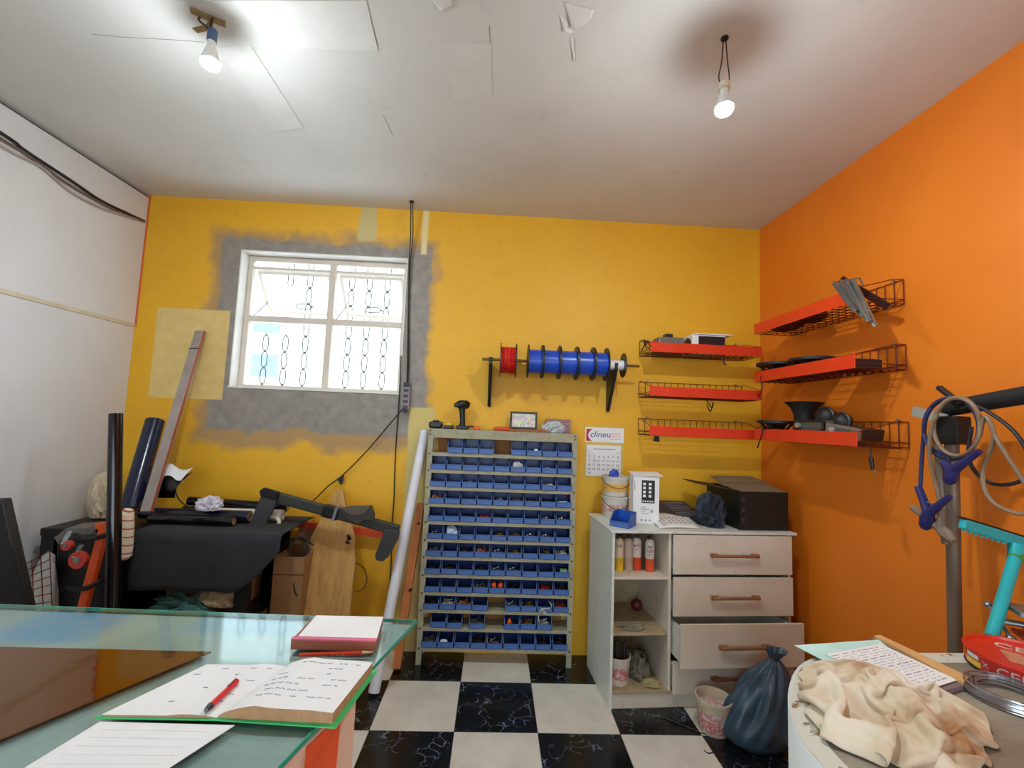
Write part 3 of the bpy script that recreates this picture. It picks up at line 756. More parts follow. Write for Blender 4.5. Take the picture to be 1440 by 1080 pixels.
# ------------------------------------------------------------------ things on the wire shelves
M_CONE = mat('black_rubber_cone', (24, 24, 26), .5, var=.15); M_GREYM = mat('grey_cast_metal', (130, 128, 122), .45, .6)
M_STEEL = mat('galvanised_steel', (150, 160, 162), .35, .85, var=.2); M_RADIO = mat('radio_face', (26, 26, 28), .3)
def speaker(c, r, h, label, tilt=(0, 0), m=M_CONE):
    c = Vector(c); R3 = (Matrix.Rotation(tilt[0], 4, 'X') @ Matrix.Rotation(tilt[1], 4, 'Y'))
    o = thing('loudspeaker', label, 'speaker', M=Matrix.Translation(c) @ R3)
    MB().lathe([(r*.34, 0), (r*.36, h*.30), (r*.30, h*.32), (r*.30, 0)], 20).build('magnet', M_GREYM, o, world=False)
    b = MB()
    for k in range(4):
        a = k*math.pi/2+.5; d = Vector((math.cos(a), math.sin(a), 0))
        b.bar(d*r*.32+Vector((0, 0, h*.30)), d*r*.88+Vector((0, 0, h*.86)), r*.28, .004)
    b.build('basket', m, o, world=False)
    MB().lathe([(r*.86, h*.84), (r, h*.86), (r, h), (r*.84, h), (r*.70, h*.93), (r*.30, h*.55), (.001, h*.60)], 28).build('cone', m, o, world=False)
    return o
def wire(name, pts, r, m, label, cat='cable'):
    return tag(MB().tube(curve(pts, 8), r, 6).build(name, m), label, cat)
z1 = 2.055+.0045
a = at(940, 484, -.13)
o = thing('amplifier_board', 'grey finned amplifier on the top shelf of the yellow wall', 'amplifier', (a.x, -.13, z1))
MB().box((a.x-.085, -.18, z1), (a.x+.09, -.06, z1+.108)).build('body', M_GREYM, o, bevel=.004)
for k in range(9): MB().box((a.x-.075+k*.018, -.186, z1+.008), (a.x-.069+k*.018, -.1805, z1+.102)).build('fin', M_GREYM, o)
MB().box((a.x-.03, -.16, z1+.1085), (a.x+.02, -.10, z1+.135)).build('connector', M_BLACKP, o, bevel=.003)
a = at(966, 484, -.13)
tag(MB().cyl((a.x, -.13, z1+.058), (a.x+.035, -.13, z1+.058), .058, n=20).build('motor', mat('dark_brown_metal', (60, 48, 42), .4, .5)), 'dark round motor between amplifier and white stereo', 'motor')
a, bb = at(972, 475, -.14), at(1013, 487, -.14)
o = thing('car_stereo', 'white-cased car stereo with a dark front on the top shelf', 'stereo', ((a.x+bb.x)/2, -.14, z1))
MB().box((a.x-.02, -.20, z1), (bb.x+.005, -.04, z1+.130)).build('case', M_WPLAST, o, bevel=.003)
MB().box((a.x+.022, -.206, z1+.006), (bb.x, -.2005, z1+.120)).build('face', M_RADIO, o, bevel=.002)
MB().box((a.x-.01, -.21, z1+.1305), (bb.x+.05, -.03, z1+.137)).build('cover_plate', M_WPLAST, o)
a = at(908, 484, -.12)
wire('cable_tangle', [(a.x-.02, -.10, z1+.02), (a.x, -.14, z1+.08), (a.x+.03, -.10, z1+.07), (a.x+.05, -.14, z1+.02), (a.x+.01, -.17, z1+.05), (a.x-.015, -.13, z1+.09), (a.x+.02, -.08, z1+.05), (a.x+.06, -.1, z1+.06)], .004, M_WIRE, 'tangle of black wires at the end of the top yellow-wall shelf')
a = at(915, 484, -.19)
wire('cable_tangle', [(a.x-.03, -.19, z1+.05), (a.x, -.2, z1+.06), (a.x+.01, -.18, z1+.02), (a.x-.01, -.2, z1+.01), (a.x-.02, -.19, z1+.03)], .005, mat('red_wire', (170, 36, 30), .5), 'short red wire tangle beside the amplifier')
a = at(1019, 500, -.2)
tag(MB().bar((a.x-.03, -.2, 2.048), (a.x, -.215, 1.985), .022, .008).build('plug', M_BLACKP, bevel=.002), 'black plug poking down through the top yellow-wall shelf', 'plug')
wire('dangling_wire', [(at(990, 562, -.14).x, -.14, 1.768), (at(992, 565, -.14).x, -.15, 1.755), (at(1000, 575, -.14).x, -.15, 1.70), (at(1003, 562, -.14).x, -.14, 1.74), (at(998, 578, -.14).x, -.15, 1.675), (at(994, 570, -.14).x, -.14, 1.72)], .004, M_BLACKP, 'black wire knot dangling under the empty wire shelf')
a = at(1035, 610, -.2)
tag(MB().bar((a.x-.06, -.2, 1.512), (a.x+.10, -.2, 1.512), .02, .008, (0, 1, 0)).build('antenna_stub', M_BLACKP, bevel=.002), 'thin black rod lying on the lowest yellow-wall shelf', 'rod')
a = at(924, 622, -.16)
tag(MB().prism([(a.x-.014, -.16, 1.494), (a.x+.014, -.16, 1.494), (a.x+.018, -.16, 1.455), (a.x-.02, -.16, 1.46)], (0, .02, 0)).build('clip', M_BLACKP), 'small black clip hanging under the lowest yellow-wall shelf', 'clip')

def rx(px, py, x): return atx(px, py, x)
zz = RWZ[0]+.003
p = rx(1120, 440, 1.74); 
def oval(p, r, h, label, z):
    o = thing('speaker_grille', label, 'speaker', (p.x, p.y, z))
    c = Vector((p.x, p.y, z)); S3 = Matrix.Diagonal((.72, 1.15, 1)).to_3x3()
    MB().lathe([(r*.7, 0), (r, h*.35), (r, h*.6), (r*.9, h)], 28, c, S3).build('rim', M_CONE, o)
    MB().lathe([(r*.9, h*1.001), (r*.5, h*1.18), (.001, h*1.25)], 28, c, S3).build('grille', M_CONE, o)
    return o
oval(Vector((1.76, -.50, 0)), .10, .04, 'oval black speaker grille lying on the silver-bracket shelf', zz)
oval(Vector((1.75, -.72, 0)), .085, .045, 'smaller oval black speaker on the silver-bracket shelf', zz)
for k in range(4):
    q0, q1 = rx(1173+k*9, 397-k*1.5, 1.630+(k % 2)*.012), rx(1203+k*9.5, 436+k*7, 1.606+(k % 2)*.014)
    o = thing('metal_bracket', ['shortest silver slotted bracket hung over the orange-wall shelf', 'silver bracket second in the hung bundle', 'grey silver bracket third in the hung bundle', 'longest silver slotted bracket hung over the orange-wall shelf'][k], 'bracket', q1, group='silver brackets on the shelf')
    d = (q1-q0); MB().bar(q0, q1, .017, .004, (1, 0, .2)).build('strip', M_STEEL, o, bevel=.001)
    n = Vector((1, 0, .2)).cross(d).normalized()
    for s in (-1, 1): MB().bar(q0+n*s*.0075+Vector((-.005, 0, 0)), q1+n*s*.0075+Vector((-.005, 0, 0)), .002, .010, (1, 0, .2)).build('flange', M_STEEL, o)
    MB().cyl(q1-Vector((.004, 0, 0)), q1+Vector((.004, 0, 0)), .0085, n=14).build('end_lug', M_STEEL, o)
    MB().tube([q0+Vector((.0, 0, 0)), q0+Vector((.03, 0, .008)), q0+Vector((.05, 0, -.03))], .004, 6).build('hook', M_STEEL, o)
q0, q1 = rx(1182, 392, 1.66), rx(1250, 432, 1.80)
tag(MB().bar(q0, q1, .035, .01, (1, 0, 0)).build('flat_bar', mat('dark_red_brown', (56, 22, 18), .5), bevel=.002), 'dark brown flat bar lying across the silver-bracket shelf', 'bar')

zz = RWZ[1]+.003
speaker((1.735, -.455, zz), .125, .105, 'round black speaker at the corner end of the speaker shelf')
speaker((1.755, -.715, zz), .115, .10, 'round black speaker beside the flat black box')
o = thing('crossover_box', 'flat black box at the open end of the speaker shelf', 'box', (1.74, -.99, zz))
MB().box((1.66, -1.075, zz), (1.83, -.92, zz+.05)).build('body', M_BLACKP, o, bevel=.004)
MB().box((1.655, -1.06, zz+.012), (1.6595, -.935, zz+.038)).build('face', mat('dark_grey_face', (60, 62, 60), .4), o)
wire('hanging_wire', [(1.70, -.40, zz+.03), (1.63, -.44, zz+.02), (1.632, -.45, zz-.05), (1.64, -.40, zz-.10)], .003, M_WIRE, 'thin black wire hanging off the corner of the speaker shelf')
zz = RWZ[2]+.003
speaker((1.715, -.455, zz), .105, .112, 'open-basket black speaker on the car stereo shelf')
c = Vector((1.785, -.60, zz))
o = thing('horn_tweeter', 'tall flared black horn standing on the car stereo shelf', 'horn', c)
MB().lathe([(.05, 0), (.055, .06), (.050, .10), (.052, .15), (.068, .19), (.095, .215), (.10, .222), (.088, .220), (.055, .185), (.02, .15), (.001, .148)], 28, c).build('horn', M_CONE, o)
MB().lathe([(.058, .0), (.058, .05), (.052, .055)], 24, c).build('driver', M_BLACKP, o)
for k, (px, py, lab) in enumerate(((1159, 584, 'round black tweeter dome on top of the car stereo'), (1181, 592, 'round black tweeter dome tipped behind the tilted stereo'))):
    p = rx(px, py, 1.76); r = .048
    o = thing('tweeter', lab, 'tweeter', p)
    ax = Vector((-1, -.5, .25)).normalized(); x = ax.orthogonal().normalized(); R3 = Matrix((x, ax.cross(x), ax)).transposed()
    MB().lathe([(r*.8, -.05), (r, -.03), (r, 0), (r*.85, .004)], 24, p, R3).build('ring', M_BLACKP, o)
    MB().lathe([(r*.84, .0045), (r*.6, .018), (.001, .024)], 24, p, R3).build('dome', M_CONE, o)
def stereo(M, label, wd=.18, hh=.05, dp=.15, m=M_RADIO, mc=None):
    # local: face towards -y
    o = thing('car_stereo', label, 'stereo', M=M)
    MB().box((-wd/2+.005, 0, 0), (wd/2-.005, dp, hh)).build('case', mc or M_STEEL, o, world=False, bevel=.002)
    MB().box((-wd/2, -.014, -.001), (wd/2, -.0005, hh+.002)).build('face', m, o, world=False, bevel=.003)
    MB().box((-.045, -.0155, .012), (wd/2-.012, -.0142, hh-.012)).build('display', mat('lcd_grey', (70, 76, 74), .2), o, world=False)
    MB().lathe([(.015, 0), (.014, .012), (.001, .013)], 18, (-wd/2+.04, -.0145, hh*.5), Matrix.Rotation(math.pi/2, 3, 'X')).build('knob', mat('silver_knob', (180, 180, 178), .3, .6), o, world=False)
    for k in range(5): MB().box((-.04+k*.024, -.0155, .003), (-.022+k*.024, -.0143, .009)).build('button', M_GREYM, o, world=False)
    return o
stereo(TR(1.675, -.80, zz, -math.pi/2+.05), 'car stereo lying under the black one with the silver knob', wd=.19, hh=.052)
stereo(TR(1.672, -.80, zz+.058, -math.pi/2+.12), 'black car stereo with a silver knob on the orange-wall shelf', wd=.20, hh=.055)
stereo(Matrix.Translation((1.69, -1.0, zz+.032)) @ Matrix.Rotation(-math.pi/2+.25, 4, 'Z') @ Matrix.Rotation(.16, 4, 'Y'), 'tilted tan-faced car stereo at the open end of the shelf', wd=.17, hh=.055, m=mat('tan_face', (118, 100, 84), .4), mc=mat('dark_case', (60, 54, 50), .5, .4))
p = rx(1221, 628, 1.66)
o = thing('dangling_plug', 'black cable and plug dangling below the tilted stereo', 'cable', p-Vector((0, 0, .12)))
MB().tube(curve([(1.72, -1.03, zz+.01), (1.665, -1.04, zz), p, p+Vector((0, -.012, -.05))]), .003, 6).build('cable', M_WIRE, o)
MB().cyl(p+Vector((0, -.012, -.045)), p+Vector((0, -.02, -.10)), .010, .007, 10).build('plug', M_BLACKP, o)
MB().bar(p+Vector((0, -.02, -.098)), p+Vector((0, -.045, -.108)), .005, .005).build('tip', M_STEEL, o)
wire('hanging_wire', [(1.66, -.44, zz+.03), (1.637, -.45, zz+.064), (1.625, -.45, zz+.02), (1.63, -.40, zz-.06)], .004, M_WIRE, 'short black wire hanging over the car stereo shelf front')

# ------------------------------------------------------------------ cabinet
t = NT('dirty_white_laminate'); v = t.coord()
c = t.ramp(t.noise(v, 3, 5), [(.3, lin((206, 190, 168))), (.7, lin((220, 208, 190)))])
d = t.ramp(t.noise(v, 22, 6, .7, .5), [(.60, 0.0), (.74, .55)])
c = t.mix(d, c, lin((140, 118, 94))); t.base(c); t.rough(.4); t.bump(t.noise(v, 40, 3), .05, .003); M_LAM = t.m
M_LAMW = mat('white_laminate', (214, 214, 204), .4, var=.05, dirt=(160, 150, 130), dirtamt=.4)
M_DUST = mat('dusty_board', (170, 148, 112), .8, var=.15, dirt=(96, 80, 60), dirtamt=.6, scale=14)
CAB = TR(.69, -.565, 0, math.radians(4))
cab = thing('drawer_cabinet', 'dirty white cabinet with open shelves and four drawers', 'cabinet', M=CAB)
CW, CD, CH = 1.085, .44, .952
def cb(name, a, b_, m=M_LAM, par=None, bev=.0015): return MB().box(a, b_).build(name, m, par or cab, world=False, bevel=bev)
cb('side_panel', (0, 0, 0), (.016, CD, CH), M_LAMW); cb('side_panel', (CW-.016, .004, 0), (CW, CD, CH))
cb('divider', (.335, .006, .08), (.352, CD, CH)); cb('back_panel', (.016, CD-.006, .02), (CW-.016, CD, CH), M_DUST)
cb('bottom_panel', (.016, .004, .080), (CW-.016, CD-.006, .094), M_DUST); cb('kickboard', (.016, .012, 0), (CW-.016, .026, .0795))
cb('shelf', (.0165, .012, .690), (.3345, CD-.007, .704)); cb('shelf', (.0165, .012, .385), (.3345, CD-.007, .399), M_DUST)
cb('worktop', (-.014, -.014, CH), (CW+.03, CD+.006, CH+.014), M_LAMW)
M_HAND = mat('worn_bronze', (150, 100, 66), .4, .3)
def drawer(z0, z1, pull, tilt=0):
    x0, x1 = .356, CW-.004; M = Matrix.Translation((0, -pull, 0))
    if tilt: M = M @ Matrix.Translation((x0, 0, z0)) @ Matrix.Rotation(tilt, 4, 'Z') @ Matrix.Translation((-x0, 0, -z0))
    o = MB().box((x0, -.016, z0), (x1, -.001, z1), M).build('drawer', M_LAM, cab, world=False, bevel=.0015)
    b = MB(); bh = z1-z0-.05
    xa, xb, ya, yb_ = x0+.012, x1-.03, 0, .36
    b.box((xa, ya, z0+.02), (xa+.012, yb_, z0+.02+bh), M).box((xb-.012, ya, z0+.02), (xb, yb_, z0+.02+bh), M).box((xa+.012, yb_-.012, z0+.02), (xb-.012, yb_, z0+.02+bh), M).box((xa+.012, ya, z0+.02), (xb-.012, yb_-.012, z0+.028), M)
    b.build('drawer_box', M_LAMW, o, world=False)
    xc, zc = (x0+x1)/2, z0+(z1-z0)*.5
    h = MB()
    for s in (-1, 1): h.box((xc+s*.125-.022, -.034, zc-.011), (xc+s*.125+.022, -.0165, zc+.011), M)
    h.cyl(M @ Vector((xc-.14, -.040, zc)), M @ Vector((xc+.14, -.040, zc)), .009, n=10)
    h.build('handle', M_HAND, o, world=False, bevel=.002)
    return o
drawer(.728, .946, 0); drawer(.500, .712, .004); drawer(.262, .492, .085, math.radians(0)); drawer(.086, .258, .006)
def inc(x, y, z): return CAB @ Vector((x, y, z))
cans = [(.035, .16, .020, (205, 190, 175), (190, 60, 40), 'plain spray can against the cabinet side panel'), (.088, .13, .027, (226, 206, 170), (222, 178, 40), 'spray can with a yellow lower half in the cabinet'), (.146, .13, .027, (196, 172, 150), (186, 160, 138), 'plain tan spray can in the cabinet'), (.200, .14, .027, (226, 210, 196), (220, 74, 36), 'spray can with an orange-red lower half beside the tan can'), (.270, .115, .027, (226, 214, 202), (220, 84, 44), 'spray can with an orange lower half beside the divider')]
for k, (x, y, r, ca_, cb_, lab) in enumerate(cans):
    p = inc(x, y, .7045)
    o = thing('spray_can', lab, 'spray can', p, group='spray cans in the cabinet')
    MB().lathe([(r*.96, 0), (r, .004), (r, .075)], 22, p).build('lower_band', mat(f'can_band_{k}', cb_, .35), o)
    MB().lathe([(r, .0752), (r, .165), (r*.92, .172), (r*.55, .184)], 22, p).build('body', mat(f'can_body_{k}', ca_, .35), o)
    MB().lathe([(r*.5, .1842), (r*.5, .196), (r*.42, .2), (.001, .2)], 16, p).build('nozzle', mat('dark_cap', (40, 36, 34), .5), o)
    if k in (1, 3, 4):
        b = MB(); W_ = {1: ['lub'], 3: ['whi', '+'], 4: ['te', 'lub', '+']}[k]
        for q, s_ in enumerate(W_):
            vs, fs = text_mesh(s_, 'CENTER'); base_a = math.atan2(CAM.y-p.y, CAM.x-p.x)
            out = []
            for vx in vs:
                th = base_a + vx[0]*.032/r
                out.append((p.x+(r+.0006)*math.cos(th), p.y+(r+.0006)*math.sin(th), p.z+.145-q*.024+vx[1]*.032))
            b.add(out, fs)
        b.build('lettering', M_INK, o)
tag(MB().sphere(inc(.27, .30, .3995+.036), .036, 16, 10).build('ball', mat('dark_red_ball', (92, 18, 22), .45)), 'dark red ball at the back of the cabinet middle shelf', 'ball')
tag(crumple(inc(.15, .08, .399), (.10, .06, .012), 31, .6, 4, 4).build('debris', mat('dust_debris', (150, 140, 116), .9, dirt=(60, 54, 46), scale=30)), 'dusty scraps and swarf on the cabinet middle shelf', 'debris')['kind'] = 'stuff'
def pail(name, c, r0, r1, h, label, m, fillm=None, lip=.004, handle=True, bands=()):
    c = Vector(c); o = thing(name, label, 'bucket', c)
    MB().lathe([(r0*.97, 0), (r0, .006), (r1, h-.012), (r1+lip, h-.012), (r1+lip, h), (r1-.003, h), (r0-.003, .008), (.001, .008)], 28, c).build('body', m, o)
    for z0, z1_, mm in bands:
        f = lambda z: r0+(r1-r0)*z/h+.0007
        MB().lathe([(f(z0)-.0006, z0), (f(z0), z0), (f(z1_), z1_), (f(z1_)-.0006, z1_)], 28, c).build('label_band', mm, o)
    if handle:
        pts = [c+Vector((r1*1.04*math.cos(a), -r1*1.04*abs(math.sin(a))*.98-.004, h*.90-h*.45*math.sin(a))) for a in [math.pi*k/12 for k in range(13)]]
        MB().tube(pts, .0022, 6).build('handle', M_BOLT, o)
    return o
def label_mat(name, base, ink, ink2, scale=18):
    t = NT(name); v = t.coord(); n = t.noise(v, scale, 5, .7)
    c = t.ramp(n, [(.42, base), (.50, ink), (.58, base), (.66, ink2)]); t.base(c); t.rough(.45); return t.m
M_PAIL = mat('dirty_white_pail', (206, 198, 182), .45, dirt=(150, 128, 100), dirtamt=.6)
M_LBL1 = label_mat('red_blue_label', lin((214, 204, 196)), lin((190, 110, 110)), lin((150, 160, 196)))
M_LBL2 = mat('orange_label', (226, 170, 84), .45, var=.2); M_LBL3 = label_mat('red_label', lin((206, 186, 176)), lin((186, 70, 70)), lin((206, 190, 180)))
p = inc(.085, .10, .0945)
o = pail('paint_pail', p, .055, .066, .15, 'stained white pail in the bottom of the cabinet', M_PAIL, bands=((.03, .10, M_LBL3),), handle=False)
for k in range(7):
    q = p+Vector((-.03+.012*k, .01*math.sin(k*2), .02)); MB().cyl(q, q+Vector((.004*(k-3), .01, .16+.02*(k % 3))), .009, n=8).build('tool_handle', mat('dark_handle', (50, 36, 28), .6), o)
tag(crumple(inc(.22, .13, .0945), (.065, .07, .10), 17, .4, 2, 4).build('rag', mat('grey_rag', (116, 108, 92), .9, dirt=(60, 56, 50))), 'stiff grey rag in the bottom of the cabinet', 'rag')
tag(crumple(inc(.26, .06, .0945), (.06, .05, .016), 18, .6, 4, 4).build('debris', mat('shavings', (176, 160, 110), .9, dirt=(110, 96, 60), scale=40)), 'tan shavings spilled at the cabinet bottom', 'debris')['kind'] = 'stuff'
# board leaning behind the cabinet end
x, y = CW+.036, .20
tag(MB().prism([inc(x, y, 0), inc(x+.03, y, .40), inc(x+.035, y, .66), inc(x+.0, y, .93), inc(x-.012, y+.1, .93), inc(x-.012, y+.1, 0)], (.008, 0, 0)).build('board', mat('brown_board', (140, 96, 66), .7)), 'thin brown board standing between cabinet and orange wall', 'board')

# ---- on the cabinet
TZ = CH+.0145
c = atz(857, 722, TZ); c = Vector((.80, -.20, TZ))
pl = pail('paint_pail', c, .074, .084, .135, 'lower white pail of the stack on the cabinet', M_PAIL, bands=((.03, .085, M_LBL1),))
c2 = c+Vector((0, 0, .1352))
pail('paint_pail', c2, .076, .087, .125, 'upper white pail with an orange band on the cabinet', M_PAIL, bands=((.03, .08, M_LBL2),))
tag(crumple(c2+Vector((-.015, -.02, .10)), (.035, .03, .045), 8, .3).build('cap', mat('blue_cap', (44, 74, 176), .4)), 'blue cap poking out of the upper pail', 'cap')
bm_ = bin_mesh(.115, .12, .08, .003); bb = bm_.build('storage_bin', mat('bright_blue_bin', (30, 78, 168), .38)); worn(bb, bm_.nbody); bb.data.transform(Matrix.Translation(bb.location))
tag(bb, 'single blue plastic bin lying on the cabinet top', 'bin'); bb.matrix_basis = TR(.745, -.50, TZ, math.radians(-38)); PM[bb.name] = bb.matrix_basis.copy()
# white product box
p = atz(882, 728, TZ); q = atz(918, 739, TZ)
BXM = TR(.862, -.385, TZ, math.radians(-6)); bw, bd, bh = .155, .13, .285
pb = thing('product_box', 'tall white carton with a black screen print on the cabinet', 'carton', M=BXM)
MB().box((0, 0, 0), (bw, bd, bh)).build('body', M_PAPER, pb, world=False, bevel=.001)
MB().prism([(-.004, -.004, bh+.001), (bw+.02, -.012, bh+.004), (bw+.02, bd, bh+.016), (-.004, bd, bh+.012)], (0, 0, .002)).build('lid_flap', M_PAPER, pb, world=False)
scr = MB().box((.05, -.0012, .125), (.128, -.0004, .262)).build('screen_print', mat('black_print', (18, 18, 24), .4), pb, world=False)
b = MB()
for r in range(4):
    for k in range(2): b.box((.058+k*.034, -.0022, .232-r*.024), (.074+k*.034, -.0013, .247-r*.024))
for k in range(5): b.box((.055+k*.014, -.0022, .132), (.064+k*.014, -.0013, .140))
b.build('icons', mat('white_icons', (230, 230, 232), .5), scr, world=False)
b = MB()
for k in range(4): b.box((.045, -.001, .098-k*.012), (.075+.02*(k % 2), -.0004, .102-k*.012))
b.box((.104, -.001, .07), (.118, -.0004, .086))
for k in range(3): b.box((.045+k*.025, -.001, .018), (.057+k*.025, -.0004, .028))
b.box((.006, -.001, .20), (.010, -.0004, .255)); b.build('fine_print', mat('grey_print', (150, 150, 152), .6), pb, world=False)
# black cardboard box, open flaps
KM = TR(1.475, -.475, TZ, math.radians(4)); kx, ky, kz = .31, .36, .225
kb = thing('cardboard_box', 'black cardboard box with raised flaps on the cabinet corner', 'box', M=KM)
M_KB = mat('black_card', (14, 13, 13), .55, var=.2); M_KI = mat('brown_card_inside', (128, 108, 80), .8)
MB().box((0, 0, 0), (kx, .004, kz)).box((0, ky-.004, 0), (kx, ky, kz)).box((0, .004, 0), (.004, ky-.004, kz)).box((kx-.004, .004, 0), (kx, ky-.004, kz)).box((.004, .004, 0), (kx-.004, ky-.004, .004)).build('body', M_KB, kb, world=False)
MB().prism([(.01, .01, kz), (kx-.01, .01, kz), (kx-.01, .25, kz+.035), (.01, .25, kz+.012)], (0, 0, .004)).build('flap', M_KI, kb, world=False)
MB().prism([(.0, .005, kz), (.0, ky, kz), (-.16, ky+.03, kz+.018), (-.16, .22, kz+.014)], (0, 0, .004)).build('flap', M_KB, kb, world=False)
MB().prism([(.02, .24, kz+.02), (kx, .18, kz+.036), (kx, ky, kz+.05), (.02, ky, kz+.045)], (0, 0, .004)).build('flap', M_KI, kb, world=False)
b = MB()
for k in range(3):
    for (dx, dz) in ((0, .008), (.008, 0), (0, -.008), (-.008, 0)): b.box((.022+dx-.0035, -.001, .06+k*.06+dz-.0035), (.022+dx+.0035, -.0002, .06+k*.06+dz+.0035))
b.build('print_marks', mat('grey_marks', (80, 78, 76), .6), kb, world=False)
# loose calendar page, dark poster and jacket
LM = Matrix.Translation(Vector((.985, -.50, TZ+.003))) @ Matrix.Rotation(.15, 4, 'Z') @ Matrix.Rotation(.17, 4, 'X')
ps = thing('calendar_sheet', 'loose calendar page printed with days lying on the cabinet', 'paper', M=LM)
MB().grid(lambda u, v: Vector((u*.27+v*.03, v*.22, .004*math.sin(u*4))), 8, 6).build('page', M_PAPER, ps, world=False, solid=.0008)
b = MB(); days(b, Matrix.Translation((.03, .02, .0055)), .22, .17, .021); b.build('numerals', M_INK, ps, world=False)
PM2 = Matrix.Translation(Vector((1.06, -.36, TZ+.012))) @ Matrix.Rotation(.28, 4, 'Z') @ Matrix.Rotation(.30, 4, 'X')
po = thing('poster', 'dark blue printed poster under the calendar page', 'poster', M=PM2)
MB().grid(lambda u, v: Vector((u*.34, v*.24, .012*math.sin(u*3))), 8, 6).build('sheet', mat('dark_poster', (34, 40, 56), .4), po, world=False, solid=.001)
b = MB()
for k in range(9): b.box((.14, .03+k*.022, .0138), (.14+.10+.05*(k % 3), .034+k*.022, .0144))
b.build('print_lines', mat('pale_print', (150, 156, 176), .5), po, world=False)
tag(crumple(Vector((1.345, -.37, TZ)), (.105, .11, .135), 23, .42, 2.1, 5).build('jacket', mat('dark_navy_cloth', (38, 44, 58), .75, var=.2)), 'crumpled dark navy jacket heaped beside the black box', 'jacket')

# ------------------------------------------------------------------ cords on the walls
p0 = atz(579, 283, H)
hc = thing('power_cable', 'black twin cord hanging from the ceiling beside the window', 'cord', (p0.x, p0.y, H))
MB().cyl(p0, p0-Vector((0, 0, .008)), .016, n=10).build('ceiling_clip', M_BLACKP, hc)
for s in (-1, 1):
    MB().tube(curve([p0+Vector((s*.006, 0, 0)), at(579, 330, -.06)+Vector((s*.008, 0, 0)), at(576, 372, -.03)+Vector((s*.004, 0, 0)), at(574.5, 440, -.02)+Vector((s*.002, 0, 0)), at(574, 500, -.02)+Vector((s*.004, 0, 0)), at(573, 538, -.02)+Vector((s*.003, 0, 0))]), .0042, 6).build('cord', M_WIRE, hc)
a, bb = at(572.5, 538, -.02), at(568, 580, -.02)
ps = thing('power_strip', 'grey power strip hanging below the window corner', 'power strip', bb)
dv = (bb-a); PX = frame(a, (-1, 0, 0), dv)
L_ = dv.length
MB().box((-.026, 0, -.014), (.026, L_, .014), PX).build('body', mat('greyish_plastic', (138, 128, 132), .5), ps, bevel=.004)
for k in range(4):
    MB().box((-.016, .045+k*.038, .0142), (.016, .045+k*.038+.022, .0165), PX).build('socket', mat('dark_socket', (70, 58, 66), .5), ps)
MB().box((-.018, L_-.03, .0142), (.012, L_-.004, .034), PX).build('plug', M_BLACKP, ps, bevel=.003)
MB().box((-.02, .0, .0142), (.02, .03, .02), PX).build('switch', M_BLACKP, ps, bevel=.002)
wire('appliance_cable', [at(566, 575, -.05), at(545, 600, -.03), at(515, 635, -.03), at(482, 668, -.03), at(462, 683, -.04), at(445, 700, -.06), at(430, 712, -.12)], .0045, M_WIRE, 'black cord running diagonally down from the power strip', 'cord')
tag(MB().prism([at(474, 673, -.045), at(483, 668, -.045), at(482, 676, -.045), at(480, 682, -.045), at(477, 680, -.045)], (0, .014, 0)).build('cord_clip', M_BLACKP), 'small black clip on the diagonal cord', 'clip')
wire('mains_cable', [at(564, 500, -.012), at(562, 545, -.012), at(560, 580, -.012), at(556, 640, -.012), at(554, 700, -.012), at(551, 740, -.012), at(550, 790, -.012), at(547, 850, -.012), at(546, 905, -.012)], .004, M_WIRE, 'black cord running down the yellow wall to the floor', 'cord')
M_WBR = mat('brown_cable', (110, 84, 78), .5)
for k, (m, dz, lab) in enumerate(((M_WIRE, 0, 'black cable along the top of the white partition'), (M_WBR, -.022, 'brown cable sagging under the black one on the partition'), (mat('pale_cable', (170, 158, 150), .5), -.045, 'pale cable lowest of the bundle on the partition'))):
    xq = XL+.012
    pts = [atx(203, 311, xq), atx(175, 298, xq), atx(140, 281, xq), atx(100, 254, xq), atx(60, 228, xq), atx(30, 208, xq), atx(0, 186, xq)]
    pts = [p+Vector((0, 0, dz*math.sin(min(1, i/2.0)*1.57)*(1+.4*math.sin(i*2.1+k)))) for i, p in enumerate(pts)]
    pts += [Vector((xq, pts[-1].y-.6, pts[-1].z+.03+dz*.2)), Vector((xq, -4.5, pts[-1].z+.08+dz*.3))]
    wire('partition_cable', pts, .0085-.001*k, m, lab)

# ------------------------------------------------------------------ left corner: bench, rolls, leaning things
M_FELT = mat('charcoal_felt', (44, 45, 48), .95, var=.15, bump=.4, bscale=220); M_BLKM = mat('black_metal', (20, 20, 22), .45, .3)
M_FILM = mat('black_film', (10, 11, 16), .12, var=.2); M_NAVYF = mat('navy_film', (20, 26, 52), .2)
M_CARD = mat('brown_cardboard', (156, 116, 76), .8, var=.08, dirt=(110, 80, 54), dirtamt=.3)
BZ = .875; bx0, bx1, by0, by1 = -2.44, -1.27, -.55, -.10
bench = thing('workbench', 'black low bench covered with charcoal felt in the corner', 'bench', ((bx0+bx1)/2, -.3, 0))
MB().box((bx0, by0, BZ-.04), (bx1, by1, BZ)).build('top', M_BLKM, bench, bevel=.004)
for x in (bx0+.03, bx1-.09):
    for y in (by0+.03, by1-.03): MB().box((x-.025, y-.025, 0), (x+.045, y+.025, BZ-.0405)).build('leg', M_BLKM, bench, bevel=.003)
MB().box((bx0+.01, by0+.02, .40), (bx1-.03, by1, .42)).build('lower_shelf', M_BLKM, bench)
MB().box((bx0+.01, by1-.012, .42), (bx1-.03, by1-.002, BZ-.041)).build('back_panel', M_BLKM, bench)
fx0, fx1 = at(186, 760, by0-.02).x, at(395, 740, by0-.02).x
